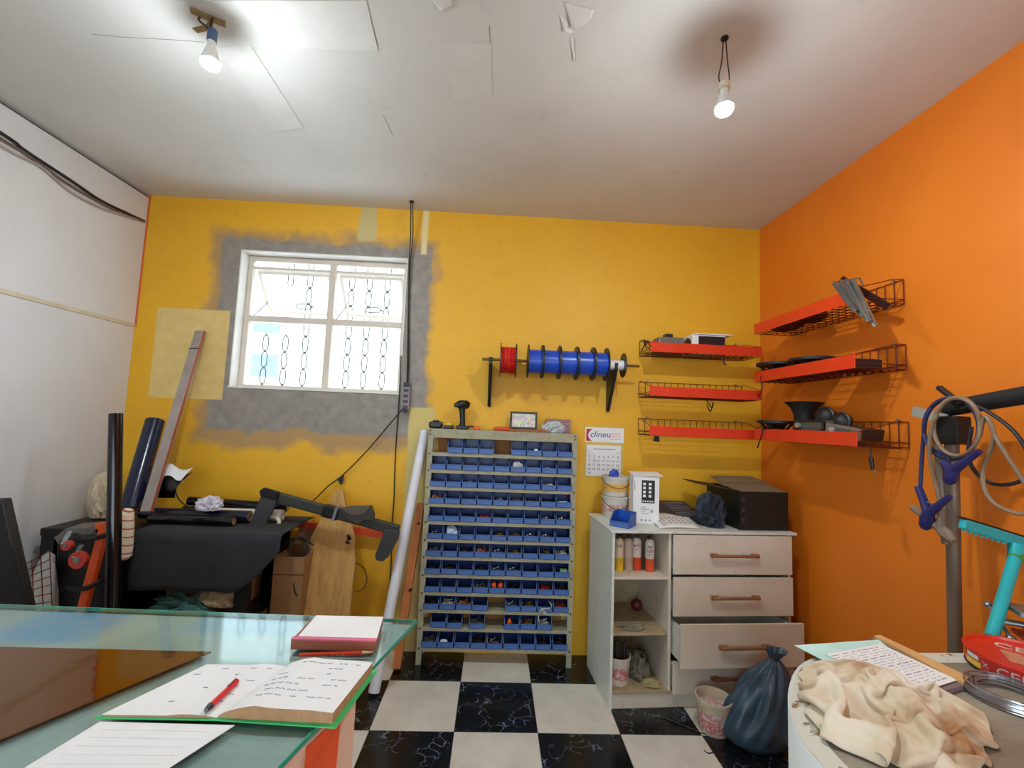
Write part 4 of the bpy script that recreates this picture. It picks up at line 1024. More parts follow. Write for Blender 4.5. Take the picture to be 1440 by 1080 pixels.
def felt(u, v):
    x = fx0+(fx1-fx0)*u; s_ = v*.74; top_ = by1-.02-(by0-.012); br = .03
    drop = 1-.80*max(0, (u-.72)/.28)**1.3                      # hangs less at the right end
    if s_ < top_-br: p = Vector((x, by1-.02-s_, BZ+.006))
    else:
        k = s_-(top_-br); a = min(k/br, math.pi/2)
        p = Vector((x, by0-.012+br-br*math.sin(a), BZ+.006-br*(1-math.cos(a))))
        ex = max(0, k-br*math.pi/2)
        p.z -= ex*drop; p.y -= .010*math.sin(u*9+1)*min(1, ex*6)+.008*math.sin(u*21)*min(1, ex*4)
    p.z += .003*math.sin(u*11)*v
    return p
fo = MB().grid(felt, 30, 26).build('felt_sheet', M_FELT, None, solid=.005); tag(fo, 'charcoal felt sheet draped over the bench front', 'felt')
def roll(name, p0, p1, r, m, label, inner=None, cat='roll', group=None):
    p0, p1 = Vector(p0), Vector(p1); o = thing(name, label, cat, p0 if p0.z < p1.z else p1, group=group)
    d = (p1-p0).normalized(); x = d.orthogonal().normalized(); R3 = Matrix((x, d.cross(x), d)).transposed(); L = (p1-p0).length
    MB().lathe([(r*.8, 0), (r, 0), (r, L), (r*.8, L), (r*.8, L-.06), (.001, L-.06)], 24, p0, R3).build('sheet', m, o)
    MB().lathe([(r*.62, -.001), (r*.79, -.001), (r*.79, L+.002), (r*.62, L+.002), (r*.62, L-.05), (.001, L-.05)], 20, p0, R3).build('core', inner or M_CARD, o)
    return o
def ground(a, b):    # extend the line a->b down to the floor
    a, b = Vector(a), Vector(b); t_ = (0.003-a.z)/(b.z-a.z); return a+(b-a)*t_
a, b_ = at(163, 582, -.72), at(158, 850, -.80)
roll('film_roll', ground(a, b_)+Vector((0, 0, .03)), a, .030, M_FILM, 'tall glossy black film roll standing in front of the bench', M_WPLAST)
a, b_ = at(218, 592, -.16), at(183, 716, -.40)
roll('film_roll', b_, a, .052, M_NAVYF, 'thick navy film roll leaning in the corner on the bench')
a, b_ = at(282, 466, -.03), at(206, 720, -.42)
o = thing('aluminium_profile', 'long grey aluminium profile leaning on the wall by the window', 'profile', b_)
MB().bar(a, b_, .058, .030, (0, 1, .3)).build('bar', mat('grey_aluminium', (162, 150, 142), .4, .35), o, bevel=.003)
sd = Vector((.0305, -.006, .004)); MB().bar(a+sd, b_+sd, .004, .012, (0, 1, .3)).build('edge_strip', mat('red_edge', (168, 74, 44), .5), o)
d = (b_-a).normalized(); c = a+d*.14; MB().bar(c-d*.002+Vector((0, -.003, 0)), c+d*.002+Vector((0, -.003, 0)), .06, .036, (0, 1, .3)).build('joint', M_BLKM, o)
# curled black sheet with a white face
A_, B_, C_, D_ = at(212, 700, -.30), at(246, 700, -.32), at(272, 662, -.26), at(232, 662, -.22)
def curl(u, v):
    p = A_.lerp(B_, u).lerp(D_.lerp(C_, u), v); return p+Vector((0, -.05*math.sin(v*3.1)-.03*math.sin(u*3.1)*v, .02*math.sin(u*6)*v))
o = thing('vinyl_sheet', 'curled black vinyl sheet showing its white face behind the profile', 'sheet', A_)
MB().grid(curl, 14, 12).build('black_side', M_FILM, o, solid=.002)
MB().grid(lambda u, v: curl(u, .55+v*.45)+Vector((-.01, .012, .006+.02*v)), 14, 6).build('white_side', M_PAPER, o, solid=.001)
# rolls lying on the bench
RZb = BZ+.012
def bp(px, y, z): 
    p = at(px, 720, y); return Vector((p.x, y, z))
roll('film_roll', bp(212, -.42, RZb+.026), bp(330, -.42, RZb+.026), .025, M_FILM, 'thin glossy black film roll at the front of the bench')
roll('film_roll', bp(200, -.33, RZb+.036), bp(352, -.34, RZb+.036), .034, mat('dark_navy_film', (16, 20, 40), .15), 'dark navy film roll lying across the middle of the bench')
roll('film_roll', bp(264, -.23, RZb+.095), bp(404, -.21, RZb+.070), .026, M_FILM, 'thin black film roll resting at the back of the bench')
roll('film_roll', bp(258, -.20, RZb+.03), bp(390, -.16, RZb+.03), .028, mat('black_vinyl', (16, 14, 18), .3), 'matt black roll behind the white one on the bench')
o = roll('fabric_roll', bp(310, -.27, RZb+.034), bp(398, -.27, RZb+.034), .033, mat('white_cloth_roll', (214, 204, 190), .8, bump=.4), 'white cloth roll sticking out over the bench end', M_PAPER)
MB().tube(curve([bp(390, -.31, RZb+.03), bp(394, -.315, RZb), bp(388, -.317, RZb-.02), bp(384, -.316, RZb-.045)], 6), .010, 8).build('loose_end', mat('white_cloth_roll', (0, 0, 0)), o)
tag(crumple(bp(293, -.37, RZb+.073), (.085, .055, .055), 41, .45, 2.2, 5).build('plastic_bag', mat('thin_white_bag', (206, 198, 210), .3)), 'crumpled white plastic bag on the film rolls', 'bag')
wire('bench_wire', [bp(243, -.30, RZb+.17), bp(250, -.33, RZb+.12), bp(262, -.36, RZb+.09), bp(275, -.40, RZb+.08)], .004, M_WIRE, 'thin black wire behind the white bag on the bench')
# under the bench
c = at(282, 838, -.40)
tag(MB().box((at(233, 820, -.45).x, -.44, .4205), (at(336, 820, -.45).x, -.20, .66)).build('cardboard_box', M_CARD, bevel=.003), 'brown cardboard box on the shelf under the bench', 'box')
cc = at(262, 848, -.49)
tag(crumple((cc.x, -.495, .4205), (.21, .052, .075), 51, .5, 2.5, 5).build('rag', mat('teal_cloth', (70, 116, 112), .9, var=.2)), 'teal cloth bundled under the bench', 'cloth')
cc = at(308, 842, -.50)
tag(crumple((cc.x+.02, -.50, .47), (.14, .05, .07), 52, .5, 2.5, 5).build('rag', mat('cream_cloth', (186, 172, 140), .9)), 'cream cloth lying over the teal one under the bench', 'cloth')
# carton, plank, bars, pipe, stud
a, b_ = at(387, 790, -.34), at(430, 860, -.36)
o = thing('carton', 'tall brown carton standing open between bench and plank', 'carton', (a.x+.1, -.30, 0))
x0, x1, zt = at(388, 785, -.36).x, at(428, 785, -.36).x, at(400, 783, -.36).z
MB().box((x0-.01, -.36, 0), (x1, -.355, zt)).box((x0-.01, -.10, 0), (x1, -.095, zt)).box((x0-.01, -.355, 0), (x0-.005, -.10, zt)).box((x1-.005, -.355, 0), (x1, -.10, zt)).box((x0-.005, -.355, 0), (x1-.005, -.10, .004)).build('body', M_CARD, o)
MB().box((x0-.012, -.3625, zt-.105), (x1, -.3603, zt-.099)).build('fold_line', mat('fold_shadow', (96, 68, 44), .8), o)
MB().prism([(x0-.008, -.095, zt), (x1, -.095, zt), (x1, -.06, zt+.09), (x0-.008, -.06, zt+.09)], (0, .004, 0)).build('flap', M_CARD, o)
wire('cable_loop', [(x0+.0, -.30, zt+.01), (x0+.03, -.28, zt+.07), (x0+.10, -.25, zt+.075), (x0+.16, -.28, zt+.02), (x0+.10, -.30, zt-.02), (x0+.04, -.3, zt+.03), (x0+.09, -.27, zt+.09), (x0+.17, -.25, zt+.04)], .006, M_WIRE, 'loop of black cable sticking out of the tall carton')
out = [(471, 690), (482, 691), (486, 712), (493, 735), (499, 759), (499.5, 786), (492, 860), (483, 955), (408, 955), (422, 860), (432, 789), (435, 759), (446, 739), (463, 706)]
def py_(py): return -.16 - .22*(py-690)/265
pts = [at(x, y, py_(y)) for x, y in out]
nb = Vector((0, .03, .0))
t = NT('weathered_plank'); v = t.coord(); mp = t.n('ShaderNodeMapping'); mp.inputs['Scale'].default_value = (14, 14, 1.2); t.l(v, mp.inputs[0])
c = t.ramp(t.noise(mp.outputs[0], 2.2, 6, .6, .3), [(.3, lin((172, 124, 62))), (.7, lin((204, 158, 92)))])
mp2 = t.n('ShaderNodeMapping'); mp2.inputs['Scale'].default_value = (1, 1, 3.5); t.l(v, mp2.inputs[0])
s = t.ramp(t.noise(mp2.outputs[0], 9, 5, .7), [(.60, 0.0), (.74, .55)]); c = t.mix(s, c, lin((110, 74, 40)))
kn = t.ramp(t.noise(v, 22, 2), [(.72, 0.0), (.75, .9)]); c = t.mix(kn, c, lin((50, 32, 20)))
t.base(c); t.rough(.75); t.bump(t.noise(mp.outputs[0], 6, 4), .3, .004); M_PLANK = t.m
zmin = min(p.z for p in pts); pts = [p-Vector((0, 0, min(0, 0)+0)) for p in pts]
for p in pts:
    if p.z < .03: p.z = 0.001
pk = thing('wooden_plank', 'weathered wooden plank cut like an ironing board', 'plank', ((pts[7]+pts[8])/2))
MB().prism(pts, nb).build('board', M_PLANK, pk, bevel=.004)
hp = at(486, 763, py_(763)-.002)
for dx, dz, rr in ((0, 0, .010), (.02, .02, .012), (.03, .045, .013), (.022, .06, .009), (.035, .01, .008)): MB().cyl(hp+Vector((dx-.01, -.001, dz-.02)), hp+Vector((dx-.01, .004, dz-.02)), rr, n=9).build('rot_hole', mat('rot_black', (26, 18, 14), .9), pk)
M_WG = mat('greenish_wire', (70, 62, 40), .5)
MB().tube(curve([at(432, 792, -.26), at(420, 800, -.32), at(413, 822, -.36), at(418, 838, -.36), at(427, 838, -.32)]), .0035, 6).build('wire_loop', M_WIRE, pk)
MB().tube(curve([at(499, 790, -.22), at(512, 800, -.10), at(516, 815, -.08), at(510, 828, -.12), at(494, 834, -.26)]), .003, 6).build('wire_loop', M_WG, pk)
# red batten behind the plank
a, b_ = at(399, 734, -.075), at(548, 752, -.055)
tag(MB().bar(a, b_, .045, .03, (0, 1, 0)).build('batten', mat('red_stained_wood', (190, 62, 26), .5, var=.2, dirt=(110, 40, 20))), 'red stained wooden batten behind the plank', 'batten')
# black crossbar with rubber feet
a, b_ = at(371, 694, -.335), at(561, 746, -.335)
cr = thing('roof_crossbar', 'dark green-black roof crossbar with two hanging rubber tongues', 'crossbar', (a+b_)/2)
d = (b_-a).normalized(); upv = Vector((0, 1, 0))
MB().bar(a, b_, .062, .04, upv).build('bar', mat('dark_olive_metal', (46, 50, 42), .5), cr, bevel=.008)
M_RUB = mat('grey_black_rubber', (52, 52, 54), .6, var=.2)
def tongue(pts, y, name):
    q = [at(x_, y_, y) for x_, y_ in pts]; MB().prism(q, (0, -.018, 0)).build(name, M_RUB, cr, bevel=.006)
tongue([(369, 696), (391, 703), (386, 716), (379, 730), (374, 742), (364, 747), (354, 746), (351, 739), (356, 728), (362, 712)], -.358, 'rubber_foot')
tongue([(541, 743), (563, 746), (561, 756), (554, 770), (547, 782), (539, 789), (530, 787), (528, 780), (533, 768), (538, 755)], -.358, 'rubber_foot')
q = [at(x_, y_, -.357) for x_, y_ in ((367, 690), (373, 685), (394, 691), (391, 703), (369, 697))]
MB().prism(q, (0, -.024, 0)).build('end_clamp', M_BLKM, cr, bevel=.004)
c = a.lerp(b_, .50); MB().bar(c-d*.05, c+d*.05, .07, .055, upv).build('sleeve', M_BLKM, cr, bevel=.006)
c = a.lerp(b_, .535); MB().bar(c-d*.008, c+d*.008, .078, .06, upv).build('strap', mat('grey_strap', (120, 118, 124), .6), cr)
q = [at(x_, y_, -.36) for x_, y_ in ((478, 714), (494, 711), (524, 710), (528, 722), (527, 731), (514, 731), (505, 737), (490, 730))]
MB().prism(q, (0, -.03, 0)).build('pouch', mat('dark_leather', (58, 50, 44), .55), cr, bevel=.008)
q = [at(x_, y_, -.391) for x_, y_ in ((480, 715), (522, 711), (515, 721), (508, 725), (492, 724))]
MB().prism(q, (0, -.006, 0)).build('pouch_flap', mat('brown_leather', (84, 72, 60), .55), cr, bevel=.003)
a, b_ = at(597.5, 606, -.05), at(547, 866, -.36)
g_ = ground(a, b_)
tag(MB().cyl(g_+Vector((0, 0, .012)), a, .031, n=20).build('plastic_pipe', mat('white_pvc', (218, 216, 220), .35, var=.03)), 'white plastic pipe leaning on the wall beside the rack', 'pipe')
a, b_ = at(592, 708, -.035), at(558, 938, -.22); g_ = ground(a, b_)
M_PINE = mat('orange_pine', (196, 116, 56), .6, var=.15, dirt=(120, 60, 28), dirtamt=.4)
sd_ = thing('wooden_stud', 'orange pine stud leaning beside the rack post', 'stud', g_)
MB().bar(g_+Vector((0, 0, .01)), a, .05, .035, (0, 1, 0)).build('stud', M_PINE, sd_, bevel=.002)
for px, py, y in ((589, 736, -.075), (577, 830, -.16)): 
    k = at(px, py, y); MB().cyl(k+Vector((0, -.004, 0)), k+Vector((0, .02, 0)), .011, n=10).build('knot', mat('dark_knot', (70, 34, 16), .6), sd_)
# corner clutter near the partition
c0 = at(120, 800, -.70)
ct = thing('mechanic_creeper', 'black padded creeper with orange rail and red castors propped upright', 'creeper', (c0.x, -.66, 0))
q = [at(x_, y_, -.66) for x_, y_ in ((79, 768), (84, 758), (150, 748), (158, 760), (160, 900), (76, 900))]
for p in q:
    if p.z < .3: p.z = .012
MB().prism(q, (0, .05, 0)).build('padded_board', mat('black_vinyl_pad', (20, 19, 20), .5), ct, bevel=.01)
a, b_ = at(148, 740, -.70), at(116, 858, -.74); g_ = ground(a, b_)
MB().bar(g_, a, .04, .028, (0, 1, 0)).build('side_rail', M_ORG, ct, bevel=.003)
MB().bar(a+Vector((-.04, 0, .0)), a+Vector((.03, 0, .012)), .03, .03, (0, 1, 0)).build('rail_end', M_ORG, ct, bevel=.003)
for px, py in ((111, 787), (95, 767)):
    p = at(px, py, -.73); s_ = 1 if px > 100 else .55
    MB().cyl(p+Vector((0, -.012, 0)), p+Vector((0, .012, 0)), .042*s_, n=20).build('castor', mat('red_castor', (206, 70, 54), .45), ct)
    MB().cyl(p+Vector((0, -.016, 0)), p+Vector((0, -.0125, 0)), .016*s_, n=12).build('castor_hub', M_STEEL, ct)
    MB().bar(p+Vector((-.01, -.015, .01)), p+Vector((-.03, .04, .06)), .02, .006).build('castor_fork', M_STEEL, ct)
for (xa, ya), (xb, yb_) in (((105, 752), (150, 752)), ((95, 826), (145, 816))):
    a, b_ = at(xa, ya, -.71), at(xb, yb_, -.75); MB().tube(curve([a, a.lerp(b_, .5)+Vector((0, -.01, -.02)), b_]), .012, 8).build('strap', M_BLKM, ct)
q = [at(x_, y_, -.58) for x_, y_ in ((76, 756), (92, 744), (124, 742), (128, 752), (84, 768))]
tag(MB().prism(q, (0, .10, .01)).build('grey_panel', mat('grey_vinyl', (112, 106, 100), .6)), 'grey vinyl panel resting on top of the creeper', 'panel')
tag(crumple(Vector((at(150, 690, -.30).x-.02, -.30, BZ+.001)), (.085, .06, .19), 61, .35, 2, 5).build('plastic_wrap', mat('clear_wrap', (190, 170, 140), .35)), 'crumpled plastic wrap stuffed behind the tall roll', 'plastic')
tag(crumple(Vector((at(66, 800, -.70).x, -.70, .003)), (.085, .07, .52), 62, .2, 1.6, 4).build('white_sack', mat('dull_white_sack', (176, 172, 166), .7)), 'dull white sack standing against the partition', 'sack')
# striped cloth
p = at(175, 752, -.625)
t = NT('striped_cloth'); v = t.coord(); sp = t.n('ShaderNodeSeparateXYZ'); t.l(v, sp.inputs[0])
w_ = t.math('FRACT', t.math('MULTIPLY', t.math('ADD', sp.outputs[2], t.math('MULTIPLY', sp.outputs[0], .25)), 24))
c = t.mix(t.math('LESS_THAN', w_, .16), lin((214, 202, 178)), lin((180, 60, 54))); t.base(c); t.rough(.9); t.bump(t.noise(v, 60, 4), .4, .004)
b = MB().tube([p+Vector((-.006, .02, .125)), p+Vector((-.004, .0, .10)), p+Vector((.0, 0, .04)), p+Vector((.004, 0, -.05)), p+Vector((.004, 0, -.11)), p+Vector((.002, 0, -.125))], [.024, .036, .038, .040, .038, .024], 16)
tag(b.build('striped_towel', t.m), 'white towel with red stripes hanging between roll and bench', 'towel')
# wire panel and black board at the left edge
wg = thing('wire_grid', 'thin red wire grid panel standing by the partition', 'wire panel', at(50, 850, -.95))
q = [at(x_, y_, -.95) for x_, y_ in ((32, 795), (70, 775), (74, 870), (36, 870))]
b = MB()
for k in range(9): b.tube([q[0].lerp(q[3], k/8), q[1].lerp(q[2], k/8)], .0022, 5)
for k in range(4): b.tube([q[0].lerp(q[1], k/3), q[3].lerp(q[2], k/3)], .0022, 5)
b.tube([q[3], Vector((q[3].x, q[3].y, .003))], .003, 5); b.tube([q[2], Vector((q[2].x, q[2].y, .003))], .003, 5)
b.build('grid', M_SHW, wg)
q = [at(x_, y_, -1.15) for x_, y_ in ((-14, 702), (2, 702), (42, 880), (-14, 880))]
q[2] = ground(q[1], q[2]); q[3] = Vector((q[0].x, q[0].y, .003))
tag(MB().prism(q, (0, .04, 0)).build('black_board', mat('black_board', (16, 14, 14), .5), bevel=.003), 'black board leaning at the partition beside the wire grid', 'board')
q = [at(x_, y_, -1.17) for x_, y_ in ((14, 770), (20, 770), (46, 880), (40, 880))]
q[2] = ground(q[1], q[2]); q[3] = q[2]-Vector((.03, 0, 0))
tag(MB().prism(q, (0, .018, 0)).build('black_strip', M_BLKM, bevel=.002), 'narrow black strip leaning on the black board', 'strip')

# ------------------------------------------------------------------ on the floor
c = atz(1006, 1030, 0); c = Vector((c.x, c.y+.02, .001))
fb_ = pail('bucket', c, .072, .088, .165, 'open floral white bucket on the tiled floor by the drawers', mat('floor_bucket', (200, 186, 160), .5, dirt=(130, 100, 70)), bands=((.012, .075, label_mat('pink_floral', lin((206, 186, 178)), lin((180, 60, 60)), lin((204, 180, 176)), 22)), (.08, .115, M_LBL1)), handle=False)
def bagf(u, v):
    # gathered neck at the top, slumped body
    th = u*2*math.pi; prof = [(0, .0), (.11, .0), (.135, .03), (.145, .10), (.135, .18), (.11, .26), (.075, .33), (.04, .375), (.02, .395), (.034, .425), (.045, .44)]
    k = v*(len(prof)-1); i = min(int(k), len(prof)-2); f = k-i
    r = prof[i][0]*(1-f)+prof[i+1][0]*f; z = prof[i][1]*(1-f)+prof[i+1][1]*f
    fold = 1+.10*math.sin(th*7+z*9)*min(1, z*6)+.07*math.sin(th*13-z*20)*min(1, z*5)+.10*noise.noise(Vector((math.cos(th)*1.5, math.sin(th)*1.5, z*6)))
    return Vector((r*fold*math.cos(th)*1.12+.30*max(0, z-.03), r*fold*math.sin(th)*.9, z))
bc = Vector((1.37, -.78, .002))
bgm = thing('plastic_bag', 'tied blue-grey plastic bag slumped on the floor', 'bag', bc)
MB().grid(lambda u, v: bc+bagf(u, v), 72, 48).build('sack', mat('blue_grey_plastic', (52, 72, 88), .35, var=.2), bgm)
tag(MB().tube(curve([atz(930, 1008, .003), atz(955, 1018, .003), atz(985, 1030, .003), atz(1010, 1038, .003)]), .0025, 5).build('floor_wire', M_WIRE), 'thin black wire lying across the floor tiles', 'wire')
tag(MB().tube(curve([atz(990, 1055, .003), atz(996, 1059, .003), atz(1003, 1058, .003)]), .0025, 5).build('wire_scrap', M_WIRE), 'short curled wire scrap on the white tile', 'wire')

# ------------------------------------------------------------------ glass-topped counter
GZ = 1.02
t = NT('printed_counter_top'); P = t.n('ShaderNodeNewGeometry').outputs['Position']
n1 = t.noise(P, 3.0, 6, .6, .5); n2 = t.noise(P, 9, 5, .7)
c = t.ramp(n1, [(.30, lin((128, 142, 144))), (.5, lin((164, 176, 176))), (.7, lin((186, 194, 192)))])
sp = t.n('ShaderNodeSeparateXYZ'); t.l(P, sp.inputs[0])
def band(x0, x1, y0, soft=.05):
    m1 = t.math('MULTIPLY_ADD', t.math('SUBTRACT', t.math('ABSOLUTE', t.math('SUBTRACT', sp.outputs[0], (x0+x1)/2)), (x1-x0)/2), -1/soft, .5, clamp=True)
    return t.math('MULTIPLY', m1, t.math('MULTIPLY_ADD', t.math('SUBTRACT', sp.outputs[1], y0), 1/.03, .5, clamp=True))
bl = t.math('MULTIPLY', t.math('MAXIMUM', band(-1.16, -.92, -1.99), t.math('MULTIPLY', band(-.76, -.48, -1.93), .6)), t.ramp(n2, [(.3, .5), (.6, 1.0)]))
c = t.mix(bl, c, lin((84, 150, 196)))
c = t.mix(t.ramp(n2, [(.62, 0.0), (.75, .4)]), c, lin((206, 206, 196)))
t.base(c); t.rough(.45); M_CTOP = t.m
t = NT('counter_glass'); tr = t.n('ShaderNodeBsdfTransparent'); tr.inputs[0].default_value = (.90, .96, .94, 1)
gl = t.n('ShaderNodeBsdfGlossy'); gl.inputs['Roughness'].default_value = .06; fr = thin_glass_fac(t)
mx = t.n('ShaderNodeMixShader'); t.l(fr, mx.inputs[0]); t.l(tr.outputs[0], mx.inputs[1]); t.l(gl.outputs[0], mx.inputs[2]); t.l(mx.outputs[0], t.o.inputs[0]); M_CGLASS = t.m
M_GEDGE = mat('green_glass_edge', (52, 150, 128), .15, var=.2)
G = [Vector(v) for v in ((-.188, -1.853, 0), (-2.1, -1.80, 0), (-2.1, -2.95, 0), (-.455, -2.95, 0))]
ctr = thing('glass_counter', 'glass-topped shop counter with a green glass edge', 'counter', (-1.2, -2.4, 0))
MB().prism([Vector((v.x, v.y, GZ-.008)) for v in G], (0, 0, .008)).build('glass_top', M_CGLASS, ctr)
ins = [Vector((-.196, -1.862, 0)), Vector((-2.09, -1.81, 0)), Vector((-2.09, -2.94, 0)), Vector((-.462, -2.94, 0))]
MB().prism([Vector((v.x, v.y, GZ-.014)) for v in ins], (0, 0, .0055)).build('printed_top', M_CTOP, ctr)
for k, (i, j) in enumerate(((0, 1), (3, 0))):
    a, b_ = G[i].copy(), G[j].copy(); a.z = b_.z = GZ-.004
    n = (b_-a).cross(Vector((0, 0, 1))).normalized()
    if n.dot(a-Vector((-1.2, -2.4, GZ-.004))) < 0: n = -n
    MB().bar(a+n*.0015, b_+n*.0015, .0025, .0082, (0, 0, 1)).build('glass_edge', M_GEDGE, ctr)
BD = [Vector(v) for v in ((-.25, -2.15, 0), (-2.0, -2.10, 0), (-2.0, -2.9, 0), (-.50, -2.9, 0))]
M_CBODY = mat('pale_pink_laminate', (214, 176, 152), .5, var=.06)
MB().prism(BD, (0, 0, GZ-.0145)).build('body', M_CBODY, ctr, bevel=.004)
d = (BD[3]-BD[0]).normalized(); n = Vector((-d.y, d.x, 0)); n = n if n.x > 0 else -n
q0, q1 = BD[0]+d*.05+n*.001, BD[0]+d*.14+n*.001
MB().prism([q0, q0.lerp(q1, .3)+Vector((0, 0, .5)), q0+Vector((0, 0, GZ-.02)), q1+Vector((0, 0, GZ-.02)), q1+Vector((0, 0, .4)), q1+d*.02], n*.001).build('painted_stripe', M_ORG, ctr)
# mirror film sheet on the glass
t = NT('bronze_mirror_film'); v = t.coord(); t.base(lin((136, 100, 70))); t.rough(.05, 1.0); t.bump(t.noise(v, 7, 3), .06, .01)
S1, S2 = atz(297, 918, GZ), atz(20, 1034, GZ); dd = (S2-S1)
q = [S1, Vector((-1.95, -2.03, GZ)), Vector((-1.95, -2.85, GZ)), S1+dd*2.5]
tag(MB().prism([Vector((v_.x, v_.y, GZ+.0004)) for v_ in q], (0, 0, .0022)).build('mirror_film', t.m), 'dark bronze mirror film sheet lying on the glass counter', 'film')
# white sheet under the notebook
q = [atz(x_, y_, GZ) for x_, y_ in ((140, 1018), (330, 1023), (225, 1092), (20, 1092))]
q = [Vector((v_.x, v_.y, GZ+.0032)) for v_ in q]
ws = thing('loose_sheet', 'loose ruled white sheet under the open notebook', 'paper', q[0])
MB().prism(q, (0, 0, .0006)).build('sheet', M_PAPER, ws)
b = MB()
for k in range(1, 6):
    a, c = q[0].lerp(q[3], k/6), q[1].lerp(q[2], k/6); b.bar(a.lerp(c, .1)+Vector((0, 0, .0008)), a.lerp(c, .9)+Vector((0, 0, .0008)), .0004, .0002)
b.build('ruled_lines', mat('faint_lines', (206, 208, 216), .7), ws)
# open notebook
NZ = GZ+.0045
nbk = thing('open_notebook', 'open notebook with handwritten pages and green covers', 'notebook', atz(303, 1000, NZ))
TLp, TMp, TRp = atz(288, 937, NZ), atz(405, 939, NZ), atz(531, 944, NZ)
BLp, BMp, BRp = atz(133, 1011, NZ), atz(303, 1014, NZ), atz(472, 1025, NZ)
M_COVER = mat('green_cover', (66, 190, 110), .4, var=.06); M_EDGE = mat('paper_edges', (176, 134, 96), .8, var=.15, scale=60)
MB().prism([BLp, BMp, TMp, TLp], (0, 0, .0022)).build('cover', M_COVER, nbk)
MB().prism([BMp, BRp, TRp, TMp], (0, 0, .0022)).build('cover', M_COVER, nbk)
def pages(b0, b1, t0, t1, h0, h1, name):
    # block of leaves: bottom edge b0-b1, top edge t0-t1, spine at b0/t0
    def hgt(u): return (h0+(h1-h0)*min(1, u*3.2)**.7)*(1-.12*max(0, u-.8)/.2) + .003*math.sin(min(1, u*2.2)*math.pi)
    def S(u, v):
        p = b0.lerp(b1, u).lerp(t0.lerp(t1, u), v); return Vector((p.x, p.y, NZ+.0023+hgt(u)))
    MB().grid(S, 16, 6).build(name, M_PAPER, nbk)
    def base(p): return Vector((p.x, p.y, NZ+.0023))
    side = MB()
    side.grid(lambda u, v: base(S(u, 0)).lerp(S(u, 0), v), 16, 1); side.grid(lambda u, v: base(S(1-u, 1)).lerp(S(1-u, 1), v), 16, 1)
    side.grid(lambda u, v: base(S(1, u)).lerp(S(1, u), v), 6, 1); side.build('leaf_edges', M_EDGE, nbk)
    return S
e1 = lambda a, b_, k: a.lerp(b_, k)
SL = pages(e1(BMp, TMp, .02), e1(BLp, TLp, .02).lerp(BMp, .03), e1(BMp, TMp, .99), e1(BLp, TLp, .99).lerp(TMp, .03), .001, .003, 'left_page')
SR = pages(e1(BMp, TMp, .03), e1(BRp, TRp, .05).lerp(BMp, .05), e1(BMp, TMp, .98), e1(BRp, TRp, .97).lerp(TMp, .05), .004, .020, 'right_page')
random.seed(8)
def scribble(S, rows, name, dens):
    b = MB()
    for r in range(rows):
        v0 = .90-r*.8/rows; u = .12
        while u < .85:
            L = random.uniform(.03, .10)
            if random.random() < dens:
                pts = [S(u+L*k/6, v0+.010*math.sin(k*2.2+r))+Vector((0, 0, .0006)) for k in range(7)]; b.tube(pts, .00045, 4)
            u += L+.02
    b.build(name, mat('pale_ballpoint', (132, 138, 172), .7), nbk)['kind'] = 'stuff'
scribble(SR, 7, 'handwriting', .5); scribble(SL, 6, 'handwriting', .3)
# pens
def pen(p0, p1, r, label, m, tip, tail):
    o = thing('pen', label, 'pen', p0); p0, p1 = Vector(p0), Vector(p1); d = (p1-p0)
    MB().cyl(p0+d*.16, p0+d*.96, r, n=14).build('barrel', m, o); MB().cyl(p0+d*.03, p0+d*.16, r*.75, r*1.12, 14).build('grip', tip, o)
    MB().cyl(p0, p0+d*.03, r*.3, r*.7, 10).build('tip', M_STEEL, o); MB().cyl(p0+d*.96, p1, r*.8, r*.6, 12).build('button', tail, o)
    MB().bar(p0+d*.68+Vector((0, 0, r*1.2)), p0+d*.95+Vector((0, 0, r*1.2)), .003, .0015).build('clip', tail, o)
    return o
a, c = atz(288, 1000, NZ+.013), atz(334, 957, NZ+.013)
pen(a, c, .0052, 'red ballpoint pen with a black grip on the notebook page', mat('red_pen', (214, 44, 44), .3), mat('black_grip', (30, 30, 44), .4), mat('dark_red_pen', (120, 24, 30), .4))
# pink pad
pz = GZ+.0006; q = [atz(x_, y_, GZ) for x_, y_ in ((408, 914), (528, 917), (538, 881), (441, 879))]
q = [Vector((v_.x, v_.y, pz)) for v_ in q]
pad = thing('memo_pad', 'thick memo pad with a pink bound edge on the glass', 'notepad', q[0])
MB().prism(q, (0, 0, .021)).build('leaves', mat('pad_edge', (150, 86, 62), .7, var=.15), pad, bevel=.001)
MB().prism([v_+Vector((0, 0, .0212)) for v_ in (q[0], q[1], q[1].lerp(q[2], .10), q[0].lerp(q[3], .10))], (0, 0, .003)).build('binding', mat('pink_binding', (206, 92, 120), .5), pad)
qi = [q[0].lerp(q[3], .11), q[1].lerp(q[2], .11), q[2], q[3].lerp(q[2], .03)]
MB().prism([v_+Vector((0, 0, .0212)) for v_ in (qi[0].lerp(qi[1], .05), qi[1], qi[2], qi[3])], (0, 0, .0022)).build('top_sheet', M_PAPER, pad)
a, c = atz(422, 921, GZ+.005), atz(528, 917, GZ+.005)
pc = thing('pencil', 'red pencil lying in front of the memo pad', 'pencil', a); d = c-a
MB().cyl(a, a+d*.82, .0042, n=6, smooth=False).build('shaft', mat('red_pencil', (206, 56, 24), .35), pc)
MB().cyl(a+d*.82, a+d*.97, .0042, .0012, 10).build('wood_cone', mat('pencil_wood', (206, 168, 120), .7), pc); MB().cyl(a+d*.97, c, .0012, .0004, 6).build('lead', M_INK, pc)
b = MB()
for k in range(3): b.box((-.006+k*.012, -.0044, -.001), (-.002+k*.012, -.0041, .002), Matrix.Translation(a+d*.45))
b.build('emblem', mat('gold_print', (206, 160, 70), .4), pc)

